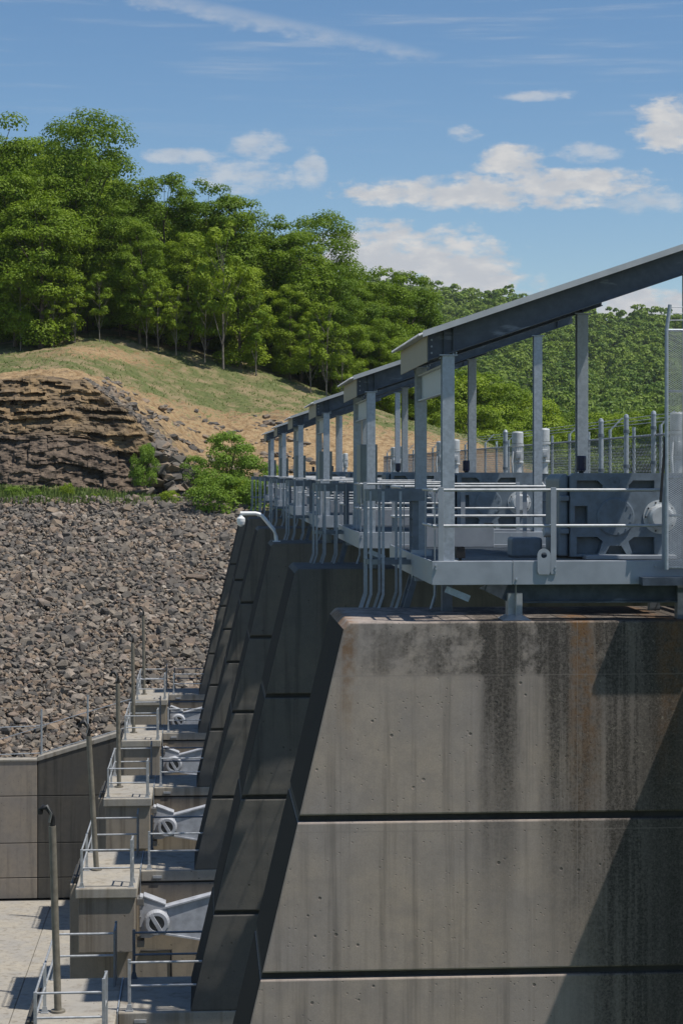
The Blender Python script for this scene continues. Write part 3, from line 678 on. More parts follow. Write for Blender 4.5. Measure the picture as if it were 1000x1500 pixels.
# ------------------------------------------------------------------ ladder cages at the downstream end of the platforms
yc = H0+3.3
L = lambda px, py: at(px, py, yc)
t = thing('ladder_cage', 'grey caged ladder hanging at the left end of the nearest platform', 'ladder', (L(575, 910).x, yc, -2.6), 'caged ladders at the ends of the platforms')
xl, xr = L(533, 0).x, L(622, 0).x; w2 = .36
def hoop(zt, hgt, name, xr_=None):
    m = MB(); xr__ = xr_ or xr; pts = [(xr__, -w2)]+[(xl+.3-.3*math.sin(a), -w2*math.cos(a)) for a in [math.pi*k/10 for k in range(11)]]+[(xr__, w2)]
    for k in range(len(pts)-1):
        p, q_ = pts[k], pts[k+1]; d = Vector((q_[0]-p[0], q_[1]-p[1])).normalized(); nx, ny = -d.y*.006, d.x*.006
        m.prism_z([(p[0]-nx, yc+p[1]-ny), (q_[0]-nx, yc+q_[1]-ny), (q_[0]+nx, yc+q_[1]+ny), (p[0]+nx, yc+p[1]+ny)], zt-hgt, zt)
    m.build(name, 'galvanised_dark', t, 0, True)
hoop(L(0, 717).z, .19, 'top_hoop'); hoop(L(0, 820).z, .085, 'lower_hoop')
zk = L(0, 872).z; zend = -3.9
for (px, dy) in ((535, -.12), (535, .12), (541, -.27), (558, -w2-.01), (558, w2-.03), (583, -w2-.01), (583, w2-.03)):
    xb = L(px, 0).x
    MB().bar((xb, yc+dy, L(0, 718).z-.02), (xb, yc+dy, zk), .045, .012).bar((xb, yc+dy, zk+.01), (xb-.33*(zk-zend), yc+dy, zend), .045, .012).build('cage_bar', 'galvanised', t)
for dy in (-.24, .24):
    xb = L(606, 0).x
    MB().bar((xb, yc+dy, -.3), (xb, yc+dy, -1.75), .1, .03).bar((xb, yc+dy, -1.75), (xb-.3*(-1.75-zend), yc+dy, zend), .1, .03).build('stringer', 'galvanised_dark', t)
for k in range(11):
    zz = -.5-.3*k; xb = L(606, 0).x-(.3*(-1.75-zz) if zz < -1.75 else 0)
    MB().tube([(xb, yc-.225, zz), (xb, yc+.225, zz)], .014, 7).build('rung', 'galvanised_dark', t)
MB().box(L(598, 0).x, L(628, 0).x, yc-.42, yc-.39, L(0, 838).z, L(0, 806).z).box(L(604, 0).x, L(628, 0).x, yc-.388, yc+.3, L(0, 852).z, L(0, 843).z).build('bracket', 'galvanised', t)
MB().tube([(L(632, 0).x, yc-.5, L(0, 850).z), (L(632, 0).x, yc-.5, L(0, 872).z), (L(622, 0).x, yc-.5, L(0, 905).z), (L(619, 0).x, yc-.5, -3.2)], .03, 8).build('drain_hose', 'galvanised', t)
for i in range(1, 6):
    copy_tree(t, None, t.location+Vector((0, PY[i]-PY[0]-.4, 0)), 'grey caged ladder hanging at the left end of the platform '+WHERE[i])

# ------------------------------------------------------------------ white gooseneck lamp on the third pier
Y = PY[2]+1.3
g = lambda px, py: at(px, py, Y)
b = g(405, 792); t = thing('gooseneck_lamp', 'white gooseneck pole with dome camera housing on the third pier', 'lamp', (b.x, Y, ZT))
MB().tube([(b.x, Y, ZT), g(404, 786), g(401, 776), g(384, 756), g(380, 753.5), g(374, 752), g(352, 752)], .062, 12).build('pole', 'lamp_white', t)
h = g(353, 752)
MB().lathe_z(h.x, Y, [(.05, h.z-.42), (.11, h.z-.36), (.135, h.z-.26), (.135, h.z-.16), (.07, h.z-.1), (.05, h.z-.04)], 18).build('dome', 'lamp_white', t)
MB().box(b.x-.12, b.x+.12, Y-.12, Y+.12, ZT+.002, ZT+.025).build('base_plate', 'lamp_white', t)

# ------------------------------------------------------------------ mesh screen at the right edge
ym = H0-.2
t = thing('mesh_screen', 'tall galvanised mesh screen with barbed wire arm at the right edge', 'fence', (at(976, 0, ym).x, ym, -1.5))
M_ = lambda px, py: at(px, py, ym)
xs0 = M_(976, 0).x; zt, zb_ = M_(0, 478).z, M_(0, 836).z; xs1 = xs0+1.3
MB().tube([(xs0, ym, zb_-.02), (xs0, ym, zt), M_(981, 446)], .03, 10).build('post', 'galvanised', t)
for py in (478, 570, 700, 757, 835): MB().tube([(xs0, ym+.01, M_(0, py).z), (xs1, ym+.01, M_(0, py).z)], .02, 8).build('frame_rail', 'galvanised', t)
MB().tube([(xs1, ym, zb_), (xs1, ym, zt)], .03, 10).build('post', 'galvanised', t)
def diamond(x0, x1, z0, z1, pitch, slope, r, fnp):
    m = MB(); W, Hh = x1-x0, z1-z0
    k = -int(Hh/slope/pitch)-1
    while k*pitch < W+Hh/slope:
        for sgn in (1, -1):
            # line: x = x0 + k*pitch + s/slope (sgn=1) or mirrored
            s0, s1 = 0, Hh; xa = k*pitch
            lo = max(0, -xa*slope); hi = min(Hh, (W-xa)*slope)
            if hi-lo > .02:
                pa, pb = (xa+lo/slope, lo), (xa+hi/slope, hi)
                if sgn < 0: pa, pb = (W-pa[0], pa[1]), (W-pb[0], pb[1])
                A, B = fnp(x0+pa[0], z0+pa[1]), fnp(x0+pb[0], z0+pb[1])
                m.tube([A, B], r, 3, False)
        k += 1
    return m
mesh_ = diamond(xs0+.03, xs1, zb_, zt, .05, .62, .0032, lambda x, z: (x, ym-.012, z)).build('wire_mesh', 'galvanised', t); mesh_['kind'] = 'stuff'
for k, py in enumerate((450, 459, 469)):
    MB().tube([M_(980.5-k*1.6, py), M_(1120, py-2)], .006, 5).build('barbed_wire', 'galvanised', t)
MB().bar(M_(967, 736), M_(974, 640), .035, .03).build('brace', 'black', t)
# walkway landing to the right of the screen: its underside shades the corner of the pier
t = thing('landing', 'grey steel landing with the mesh screen at the right edge of the nearest platform', 'landing', (7., H0-.2, -1.7))
MB().box(6.55, 7.9, H0-.26, H0-.02, -1.72, -1.6).build('landing_beam', 'beam_steel', t)

# ------------------------------------------------------------------ chain-link fence on the service bridge
fx = 11.0; zd = -1.62; FH = 2.75
t = thing('chainlink_fence', 'long chain-link fence with outward barbed wire arms behind the hoists', 'fence', (fx, 60, zd))
k = 0
first = None
yy = 34.
while yy < 118:
    if first is None:
        first = MB().tube([(fx, yy, zd), (fx, yy, zd+FH)], .045, 8).build('fence_post', 'galvanised', t); fy = yy
        arm_ = MB().bar((fx, yy, zd+FH-.03), (fx+.34, yy, zd+FH+.32), .035, .035).build('barbed_arm', 'galvanised', first); base_h = first
    else:
        o = first.copy(); C.objects.link(o); o.location.y += yy-fy
        k += 1
        if k % 2 == 0: a_ = arm_.copy(); C.objects.link(a_); a_.parent = o
    yy += 2.9
for z in (zd+.1, zd+FH-.25): MB().tube([(fx, 34, z), (fx, 117, z)], .03, 7).build('fence_rail', 'galvanised', t)
fm = diamond(34, 117, zd+.08, zd+FH-.22, .16, 1., .0055, lambda y, z: (fx-.05, y, z)).build('wire_mesh', 'galvanised_dark', t); fm['kind'] = 'stuff'
for k in range(3): MB().tube([(fx+.1+.1*k, 34, zd+FH+.08+.1*k), (fx+.1+.1*k, 117, zd+FH+.08+.1*k)], .008, 4).build('barbed_wire', 'galvanised', t)
# taller pipe posts by the gate in the fence
for k, (px, top) in enumerate(((880, 619), (917, 613), (957, 608), (740, 634))):
    b = at(px, 690, 46. if px > 800 else 62.)
    tp = at(px, top, b.y)
    o = thing('fence_bollard', 'thick round galvanised gate post %s' % ('left of the three behind the gearbox', 'middle of the three behind the gearbox', 'right of the three behind the gearbox', 'standing alone left of the twin motors')[k], 'post', (b.x, b.y, zd), 'thick posts behind the hoists')
    MB().tube([(b.x, b.y, zd), (b.x, b.y, tp.z)], .062 if px > 800 else .075, 12).build('post', 'galvanised', o)
    MB().lathe_z(b.x, b.y, [(.068 if px > 800 else .08, tp.z), (.068 if px > 800 else .08, tp.z+.03), (.05, tp.z+.09), (.01, tp.z+.11)], 12).build('cap', 'galvanised', o)
    for z in (tp.z-.35, tp.z-1.2): MB().tube([(b.x, b.y, z), (b.x, b.y, z+.08)], .078 if px > 800 else .09, 12).build('band', 'galvanised_dark', o)

# ------------------------------------------------------------------ training wall and its fence
YW = 115.
W = lambda px, py: at(px, py, YW)
t = thing('training_wall', 'long grey concrete wall of big panels at the foot of the rock slope', 'wall', (W(55, 0).x, YW, ZF))
xj, xl_, xr_ = W(55, 0).x, W(-160, 0).x, W(240, 0).x
rows = [ZF, W(0, 1287).z, W(0, 1236).z, W(0, 1167).z]
ztl, ztr = W(0, 1116).z, W(0, 1062).z
g = .05
for (xa, xb, mt) in ((xl_, xj-g/2, 'concrete_wall'), (xj+g/2, xr_, 'concrete_wall_dark')):
    for k in range(3): MB().box(xa, xb, YW, YW+.8, rows[k]+(g/2 if k else 0), rows[k+1]-g/2).build('wall_panel', mt, t, .02)
    if xa == xl_: MB().box(xa, xb, YW, YW+.8, rows[3]+g/2, ztl).build('wall_panel', mt, t, .02)
    else: MB().prism_y([(xa, rows[3]+g/2), (xb, rows[3]+g/2), (xb, ztr), (xa, ztl)], YW, YW+.8).build('wall_panel', mt, t, .02, True)
MB().box(xl_+.1, xr_-.1, YW+.08, YW+.72, ZF, rows[3]+.5).build('joint_core', 'joint_dark', t)
MB().box(xl_, xj, YW-.05, YW+.9, ztl+.003, ztl+.13).build('coping', 'concrete_light', t, .02)
MB().prism_y([(xj+.003, ztl+.003), (xr_, ztr+.003), (xr_, ztr+.28), (xj+.003, ztl+.26)], YW-.05, YW+.9).build('coping', 'concrete_light', t, .02, True)
t = thing('wall_fence', 'thin galvanised post and cable fence along the top of the concrete wall', 'fence', (xj, YW+.4, ztl))
yf = YW+.4
zw = lambda x: ztl+.13 if x < xj else ztl+.25+(ztr-ztl)*(x-xj)/(xr_-xj)
for px in (-95, 60, 128, 205):
    x_ = W(px, 0).x; MB().tube([(x_, yf, zw(x_)-.02), (x_, yf, zw(x_)+2.75)], .06, 8).build('post', 'galvanised', t)
xs_ = [W(p, 0).x for p in (-95, 60, 128, 205)]
for k in range(3):
    a_, b_ = xs_[k], xs_[k+1]
    for h in (.12, 1.75): MB().tube([(a_, yf, zw(a_)+h), (b_, yf, zw(b_)+h)], .028, 6).build('cable', 'galvanised', t)
MB().tube([(xs_[0], yf, zw(xs_[0])-.0), (xs_[1], yf, zw(xs_[1])+1.7)], .026, 6).build('brace', 'galvanised', t)
# ------------------------------------------------------------------ rock slope (riprap)
rng = np.random.default_rng(11)
Y0R, K = YW+.85, .43; Z0R = ztl-.15
zr = lambda y: Z0R+K*(y-Y0R)
ri = struct(MB().add([(-34, Y0R, Z0R-.35), (16, Y0R, Z0R-.35), (16, 152, zr(152)-.35), (-34, 152, zr(152)-.35), (-34, Y0R, -27), (16, Y0R, -27), (16, 152, -27), (-34, 152, -27)],
     [(0,1,2,3), (4,7,6,5), (0,4,5,1), (1,5,6,2), (2,6,7,3), (3,7,4,0)]).build('rock_slope', 'dark_earth'))
shapes = []
for k in range(14):
    b = bmesh.new()
    for _ in range(13):
        v = Vector(rng.normal(size=3)).normalized()
        v = Vector((v.x*.62, v.y*.46, v.z*.40)); v = Vector([max(-.5, min(.5, c*1.15)) for c in v]); b.verts.new(v)
    bmesh.ops.convex_hull(b, input=b.verts[:]); bmesh.ops.triangulate(b, faces=b.faces[:])
    for v in [v for v in b.verts if not v.link_faces]: b.verts.remove(v)
    b.verts.index_update(); V = np.array([v.co[:] for v in b.verts]); F = np.array([[v.index for v in f.verts] for f in b.faces]); b.free()
    shapes.append((V, F))
def rot(rx, ry, rz):
    cx, sx, cy, sy, cz, sz = math.cos(rx), math.sin(rx), math.cos(ry), math.sin(ry), math.cos(rz), math.sin(rz)
    return np.array([[cz*cy, cz*sy*sx-sz*cx, cz*sy*cx+sz*sx], [sz*cy, sz*sy*sx+cz*cx, sz*sy*cx-cz*sx], [-sy, cy*sx, cy*cx]])
rocks = []
yy = Y0R+.1
while yy < 151.5:
    x = -22.
    while x < 6.:
        s = float(np.clip(rng.lognormal(-1.22, .42), .14, .95))
        rocks.append((x+rng.uniform(-.12, .12), yy+rng.uniform(-.2, .2), s, int(rng.integers(14)), rng.uniform(-.5, .5), rng.uniform(-.5, .5), rng.uniform(0, 6.28)))
        x += .37*s**.5*rng.uniform(.75, 1.2)
    yy += .2
def seen(r):
    d = r[1]; px = 500+FPX*(r[0]*math.cos(TH)-d*math.sin(TH))/(r[0]*math.sin(TH)+d*math.cos(TH)); py = 690-FPX*zr(d)/d
    return 5 < px < 330 and not (px > 165 and py > 985) and py < 1095
order = sorted(range(len(rocks)), key=lambda i: -(rocks[i][2]/rocks[i][1] if seen(rocks[i]) else 0))
bigset = set(order[:300])
rm = []
for k, (V, F) in enumerate(shapes):
    me = bpy.data.meshes.new('rock'); me.from_pydata(V.tolist(), [], F.tolist()); a = me.attributes.new('tone', 'FLOAT', 'POINT'); a.data.foreach_set('value', np.full(len(V), (k*.37+.1) % 1, np.float32))
    me.materials.append(MAT['riprap_rock']); rm.append(me)
VV, FF, TT, nb = [], [], [], 0
for i, (x, y, s, k, a, b_, c_) in enumerate(rocks):
    z = zr(y)+rng.uniform(-.08, .1)
    if i in bigset:
        o = bpy.data.objects.new('rock', rm[k]); C.objects.link(o); o.parent = ri
        o.location = (x, y, z+.05); o.rotation_euler = (a+.4, b_, c_); o.scale = (s, s, s)
    else:
        V, F = shapes[k]; V = (V*s)@rot(a+.4, b_, c_).T+np.array([x, y, z]); VV.append(V); FF.append(F+nb); nb += len(V); TT.append(np.full(len(V), rng.random()))
o = np_mesh('rock_rubble', np.concatenate(VV), np.concatenate(FF), 'riprap_rock', False, ri, {'tone': np.concatenate(TT)}); o['kind'] = 'stuff'

# ------------------------------------------------------------------ bank: cliff, bare soil, grassy hill
NC = 560; PX = np.linspace(-260, 900, NC)
def cur(*pts): a = np.array(pts, float); return np.interp(PX, a[:, 0], a[:, 1])
cy = [cur((-260, 737), (150, 737), (300, 742), (340, 758), (420, 768), (900, 768)),
      cur((-260, 722), (0, 716), (100, 720), (180, 726), (230, 733), (280, 737), (340, 745), (900, 742)),
      cur((-260, 566), (0, 556), (60, 549), (125, 556), (180, 596), (235, 650), (292, 724), (340, 728), (420, 715), (600, 708), (900, 725)),
      cur((-260, 550), (0, 546), (60, 541), (100, 539), (150, 552), (200, 568), (260, 588), (330, 600), (400, 602), (480, 606), (560, 622), (640, 636), (700, 648), (800, 702), (900, 722)),
      cur((-260, 522), (0, 513), (60, 508), (110, 498), (150, 494), (200, 500), (250, 513), (330, 532), (400, 550), (480, 578), (560, 604), (640, 626), (700, 642), (800, 692), (900, 716))]
cd_ = [cur((-260, 150.5), (900, 150.5)), cur((-260, 157), (900, 157)),
       cur((-260, 165), (125, 165), (275, 158.5), (340, 160), (900, 162)),
       cur((-260, 172), (100, 172), (150, 177), (250, 183), (400, 187), (900, 195)),
       cur((-260, 200), (100, 202), (900, 210))]
nr = [10, 120, 60, 40]
def at_np(px, py, d):
    u = (px-500)/FPX; dx = math.sin(TH)+math.cos(TH)*u; dy = math.cos(TH)-math.sin(TH)*u; k = d/dy
    return np.stack([dx*k, d+0*px, (HY-py)/FPX*k], -1)
rowsP, G_, Rk, St = [], [], [], []
for s in range(4):
    for k in range(nr[s]+(1 if s == 3 else 0)):
        f = k/nr[s]
        py = cy[s]+(cy[s+1]-cy[s])*f; fd = f if s != 1 else f**1.15; d = cd_[s]+(cd_[s+1]-cd_[s])*fd
        rowsP.append(at_np(PX, py, d))
        cliff = np.clip((296-PX)/12, 0, 1)
        if s == 0: g_, r_, l_ = np.full(NC, .95), np.zeros(NC), np.zeros(NC)
        elif s == 1: g_ = np.where(f < .05, .7, .06)+(1-cliff)*.5; r_ = cliff*np.clip(1.15-max(0, f-.94)*9, 0, 1); l_ = np.full(NC, 1.)*np.clip((.52-f)/.06, 0, 1)
        elif s == 2:
            g_ = np.full(NC, .05+.45*f**3)
            g_ = g_+np.clip((330-PX)/60, 0, .5)*np.clip((PX-130)/40, 0, .5)*(1-f)*1.1
            r_ = np.clip(.72-.62*f, 0, 1)*np.clip((PX-130)/50, 0, 1)*np.clip((560-PX)/200, .3, 1); l_ = np.zeros(NC)
        else: g_, r_, l_ = np.full(NC, .86)-.42*math.exp(-((f-.62)/.22)**2)*np.exp(-((PX-150)/110)**2)*1.3, np.zeros(NC), np.zeros(NC)
        G_.append(g_); Rk.append(r_); St.append(l_)
for dz, dd in ((9, 60), (22, 160)):
    q_ = rowsP[-1].copy() if dd == 60 else rowsP[-2].copy(); q_[:, 1] += dd; q_[:, 2] += dz*np.clip((540-PX)/120, 0, 1)-8*np.clip((PX-440)/100, 0, 1)*dd/60; q_[:, 0] *= 1+dd/210; rowsP.append(q_); G_.append(np.full(NC, .8)); Rk.append(np.zeros(NC)); St.append(np.zeros(NC))
Pm = np.array(rowsP); G_, Rk, St = np.array(G_), np.array(Rk), np.array(St)
def h1(a, b): return (np.sin(a*127.1+b*311.7)*43758.5453) % 1.0
# bedded ledges in the rock face: every bed has its own projection and is split into blocks
Xc, Zc = Pm[..., 0], Pm[..., 2]
zz = Zc+1.5*(fbm(np.stack([Xc*.16, Zc*.12, Xc*0+3], -1), 4)-.5)+.02*Xc
zz2 = zz+.4*(fbm(np.stack([Xc*1.1, Zc*.3, Xc*0+8], -1), 3)-.5); bed = np.floor(zz2/.33); bw = .5+1.7*h1(bed, bed*0+2); blk = np.floor((Xc+h1(bed, bed*0+5)*4)/bw)
thin = .6*h1(bed, bed*0+1)+.75*h1(bed, blk)
bed2 = np.floor(zz/2.3); bw2 = 1.1+.8*h1(bed2, bed2*0+8); blk2 = np.floor((Xc+h1(bed2, bed2*0)*3)/bw2); massive = .4*h1(bed2, bed2*0+4)+1.1*h1(bed2, blk2)+.3*h1(bed, blk)
pr = np.where(St > .5, massive, thin)+2.6*(fbm(np.stack([Xc*.22, Zc*.22, Xc*0], -1), 4)-.5)+.9*(fbm(np.stack([Xc*1.6, Zc*2.4, Xc*0+9], -1), 4)-.5)
inner = np.clip(Rk*1.4-.4, 0, 1); inner[:12] = 0
Pm[..., 1] -= pr*inner*1.15
soil = 1-inner; soil[:10] *= .2
n_ = fbm(np.stack([Xc*.5, Pm[..., 1]*.5, Xc*0+5], -1), 5)-.5; n2_ = fbm(np.stack([Xc*1.7, Pm[..., 1]*1.2, Zc*1.5], -1), 3)-.5
Pm[..., 2] += soil*(n_*.9+n2_*.35*np.clip(1.3-G_, 0, 1))
nR = len(Pm); idx = np.arange(nR*NC).reshape(nR, NC)
F = np.stack([idx[:-1, :-1], idx[:-1, 1:], idx[1:, 1:], idx[1:, :-1]], -1).reshape(-1, 4)
bank = struct(np_mesh('hillside', Pm.reshape(-1, 3), F, 'bank', False, None, {'grass': G_.ravel(), 'rock': Rk.ravel(), 'strata': St.ravel()}))
crest = lambda px: at(px, float(np.interp(px, PX, cy[4])), float(np.interp(px, PX, cd_[4])))

# loose stones: a stony gully down the edge of the rock face, blocks at its foot, outcrops in the soil
VV, FF, TT, nb = [], [], [], 0
def stone(px, py, d, s):
    global nb
    p = at(px, py, d); k = int(rng.integers(14)); V, F = shapes[k]; V = (V*s*np.array([1.3, 1, .8]))@rot(rng.uniform(-.3, .6), rng.uniform(-.3, .3), rng.uniform(0, 6.3)).T+np.array(p); VV.append(V); FF.append(F+nb); nb += len(V); TT.append(np.full(len(V), rng.random()*.8))
for k in range(900):
    px = rng.uniform(125, 300); u_ = rng.random()**1.5; c2 = float(np.interp(px, PX, cy[2])); c3 = float(np.interp(px, PX, cy[3])); f = u_*.22*(.4+.6*(px-125)/175)
    stone(px, c2+(c3-c2)*f, float(np.interp(px, PX, cd_[2]))*(1-f)+float(np.interp(px, PX, cd_[3]))*f-.15, rng.uniform(.18, .6))
for k in range(90):
    px = rng.normal(262, 22); c2 = float(np.interp(px, PX, cy[2])); c1 = float(np.interp(px, PX, cy[1])); f = rng.random()
    stone(px, c1+(c2-c1)*f-rng.uniform(0, 14), float(np.interp(px, PX, cd_[1]))-.6+1.2*f, rng.uniform(.5, 1.5))
for k in range(420):
    px = 150+rng.random()*330; f = .08+.85*rng.random()**1.4; j = 16*math.sin(px*.05)+rng.normal()*5; c2 = float(np.interp(px, PX, cy[2])); c3 = float(np.interp(px, PX, cy[3]))
    f = min(.93, max(.05, round(f*5)/5+j*.004)); stone(px, c2+(c3-c2)*f, float(np.interp(px, PX, cd_[2]))*(1-f)+float(np.interp(px, PX, cd_[3]))*f-.1, rng.uniform(.2, .85))
o = np_mesh('loose_stones', np.concatenate(VV), np.concatenate(FF), 'riprap_rock', False, None, {'tone': np.concatenate(TT)}); o['kind'] = 'stuff'; o['label'] = 'loose stones scattered on the bare soil beside the rock face'; o['category'] = 'stones'
# ------------------------------------------------------------------ leaf geometry
def leaf_quads(cen, nor, size, r):
    n = len(cen); nor = nor/np.linalg.norm(nor, axis=1, keepdims=True)
    a = r.normal(size=(n, 3)); u = np.cross(nor, a); u /= np.linalg.norm(u, axis=1, keepdims=True)+1e-9; v = np.cross(nor, u)
    s = size[:, None]; el = r.uniform(.75, 1.25, n)[:, None]
    V = np.stack([cen-u*s*el, cen-v*s*.62+nor*s*.16, cen+u*s*el, cen+v*s*.62+nor*s*.16], 1).reshape(-1, 3)
    return V, np.arange(n*4).reshape(n, 4)
def sphere(r, n): d = r.normal(size=(n, 3)); return d/np.linalg.norm(d, axis=1, keepdims=True)
def crown_points(r, H, R, base, lobes, n, peak=.62, size=(.11, .22)):
    L_ = []
    while len(L_) < lobes:
        h = r.uniform(base, 1.); e = 1-((h-peak)/(1.02-peak if h > peak else peak-base+.12))**2
        if e <= 0: continue
        rr = R*math.sqrt(e)*r.uniform(.35, 1.)**.6; a = r.uniform(0, 6.283)
        L_.append((rr*math.cos(a), rr*math.sin(a), h*H, r.uniform(.26, .44)*R*(1.15-.35*h)))
    L_ = np.array(L_); w_ = L_[:, 3]**2; ci = r.choice(len(L_), n, p=w_/w_.sum())
    d = sphere(r, n); d[:, 2] = np.where(d[:, 2] < -.25, -d[:, 2]*.7, d[:, 2]); d /= np.linalg.norm(d, axis=1, keepdims=True)
    rad = L_[ci, 3]*(r.uniform(.3, 1.08, n)**.5)
    c = L_[ci, :3]+d*rad[:, None]*np.array([1.08, 1.08, .92])
    return c, d*1.4+np.array([0, 0, .3])+r.normal(size=(n, 3))*.42, r.uniform(*size, n), L_
def tree_proto(seed, H, R, base, lobes, n, leafmat, barkmat='bark', peak=.62, tr=.32, size=(.11, .22)):
    r = np.random.default_rng(seed); c, nn__, s, L_ = crown_points(r, H, R, base, lobes, n, peak, size)
    V, F = leaf_quads(c, nn__, s, r)
    root = bpy.data.objects.new('broadleaf_tree', None); C.objects.link(root)
    co = np_mesh('crown', V, F, leafmat, False, root)
    m = MB(); pts = [Vector((0, 0, -.6))]; x = y = 0
    for k in range(1, 8): x += r.uniform(-.16, .16); y += r.uniform(-.16, .16); pts.append(Vector((x, y, H*.86*k/7)))
    m.tube(pts, tr, 9, True, tr*.16)
    for k in r.choice(len(L_), min(18, len(L_)), False):
        l = Vector(L_[k, :3]); j = max(1, min(6, int(l.z/H/.86*7-1.4))); p = pts[j]; mid = (p+l)/2+Vector((0, 0, -.04*(l-p).length)); m.tube([p, mid, l], tr*(.42-.04*j), 6, False, .03)
    m.build('trunk', barkmat, None); tk = C.objects[-1] if False else bpy.context.scene.collection.objects[-1]; tk.parent = root
    return root, H
protos = [tree_proto(1, 24, 5.0, .12, 95, 27000, 'leaf_oak'), tree_proto(2, 22, 4.6, .10, 90, 24000, 'leaf_maple'), tree_proto(3, 26, 6.2, .42, 58, 17000, 'leaf_oak', 'bark', .74, .4),
          tree_proto(4, 18, 4.6, .03, 80, 20000, 'leaf_maple'), tree_proto(5, 15, 3.0, .38, 30, 3000, 'leaf_maple', 'bark_pale', .7, .15, (.14, .28)), tree_proto(6, 23, 4.8, .14, 92, 26000, 'leaf_oak', 'bark', .6)]
used = [False]*len(protos)
def plant(k, loc, h, label, group, rz=None, wide=1.):
    root, H = protos[k]
    o = root if not used[k] else copy_tree(root); used[k] = True
    s = h/H; o.location = loc; o.scale = (s*wide, s*wide, s); o.rotation_euler = (0, 0, rnd.uniform(0, 6.28) if rz is None else rz)
    tag(o, label, 'tree', group); return o
# front row of the wood: (column, top row, extra distance, kind)
front = [(-75, 200, 4, 5), (-12, 176, 6, 0), (22, 262, 2, 1), (60, 300, -1, 3), (125, 182, 9, 2), (92, 262, 5, 5), (176, 300, 4, 0), (238, 262, 7, 5), (205, 330, 0, 1), (300, 272, 8, 0), (276, 345, 2, 1), (345, 292, 9, 5), (352, 395, 0, 3), (398, 322, 9, 0), (440, 345, 6, 5), (470, 322, 14, 2), (425, 420, 2, 1), (486, 395, 6, 0), (520, 425, 10, 5), (510, 480, 4, 3), (562, 398, 18, 0), (600, 405, 24, 5), (556, 470, 8, 1), (628, 470, 26, 1), (590, 500, 12, 3)]
WORDS = 'first second third fourth fifth sixth seventh eighth ninth tenth eleventh twelfth thirteenth fourteenth fifteenth sixteenth seventeenth eighteenth nineteenth twentieth twenty-first twenty-second twenty-third twenty-fourth twenty-fifth twenty-sixth twenty-seventh twenty-eighth twenty-ninth thirtieth'.split()
def stand(px, top, extra, k, label, group, wide=1.):
    b = crest(px); Yd = b.y+extra; bb = at(px, 690, Yd); zg = b.z-.2+extra*.03
    h = at(px, top, Yd).z-zg
    return plant(k, (bb.x, Yd, zg), h, label, group, None, wide)
vis = sorted([f for f in front if f[0] > -60])
for f in front:
    lab = {(128, 2): 'tall open-crowned tree rising above the wood at left', (470, 2): 'round-topped dark tree standing out at the right end of the wood'}.get((f[0], f[3]))
    if lab is None: lab = 'green broadleaf tree at the wood edge, %s from the left' % (WORDS[vis.index(f)] if f in vis else 'beyond the left edge')
    stand(*f, lab, 'trees along the edge of the wood', {2: 1.08, 3: 1.15}.get(f[3], 1.05))
# slender trees at the front of the wood
for k, (px, top) in enumerate(sorted(((327, 330), (30, 395), (78, 430), (146, 400), (215, 395), (232, 410), (258, 420), (375, 430), (455, 470), (478, 440), (110, 420), (300, 425), (500, 500)))):
    stand(px, top, -2.5 if px != 327 else -4, 4, 'tall slender pale-trunked tree standing out on the slope before the wood' if px == 327 else 'slender pale-trunked young tree before the wood, %s from the left' % WORDS[k], 'slender trees in front of the wood', .9 if px != 327 else .8)
# trees deeper in the wood fill the gaps
for k in range(30):
    px = -60+k*23.5+rnd.uniform(-8, 8); tp = float(np.interp(px, [-60, 130, 200, 300, 400, 480, 560, 640], [215, 215, 305, 310, 350, 375, 430, 470]))
    stand(px, tp+rnd.uniform(0, 30), rnd.uniform(18, 36), (0, 5, 1, 3)[k % 4], 'dark tree deep inside the wood behind the front row', 'trees deep inside the wood', 1.2)
for k in range(34):                             # low leafy growth under the trees
    px = -40+k*20+rnd.uniform(-6, 6); b = crest(px); Yd = b.y+rnd.uniform(9, 20); bb = at(px, 690, Yd)
    plant(3, (bb.x, Yd, b.z-.4), rnd.uniform(6, 9), 'low dark understorey tree between the trunks of the wood', 'understorey trees in the wood', None, 1.3)
# trees beyond the right end of the bank, seen between the canopy columns
rt = [(640, 520, 55, 1), (668, 556, 50, 3), (700, 548, 58, 5), (735, 566, 52, 1), (770, 585, 60, 3), (806, 612, 66, 1), (842, 604, 75, 5), (880, 612, 70, 3), (920, 608, 80, 1), (965, 600, 76, 5), (1010, 596, 80, 1), (690, 600, 40, 3), (750, 625, 40, 3)]
for k, (px, top, ex, kk) in enumerate(sorted(rt)):
    Yd = 212+ex; b = at(px, 690, Yd); zg = -7.; h = at(px, top, Yd).z-zg
    plant(kk, (b.x, Yd, zg), h, 'light green tree beyond the fence, %s from the left' % WORDS[k], 'trees beyond the chain-link fence', None, 1.25)
for u, (root, H) in zip(used, protos):
    if not u: raise RuntimeError('unused tree')

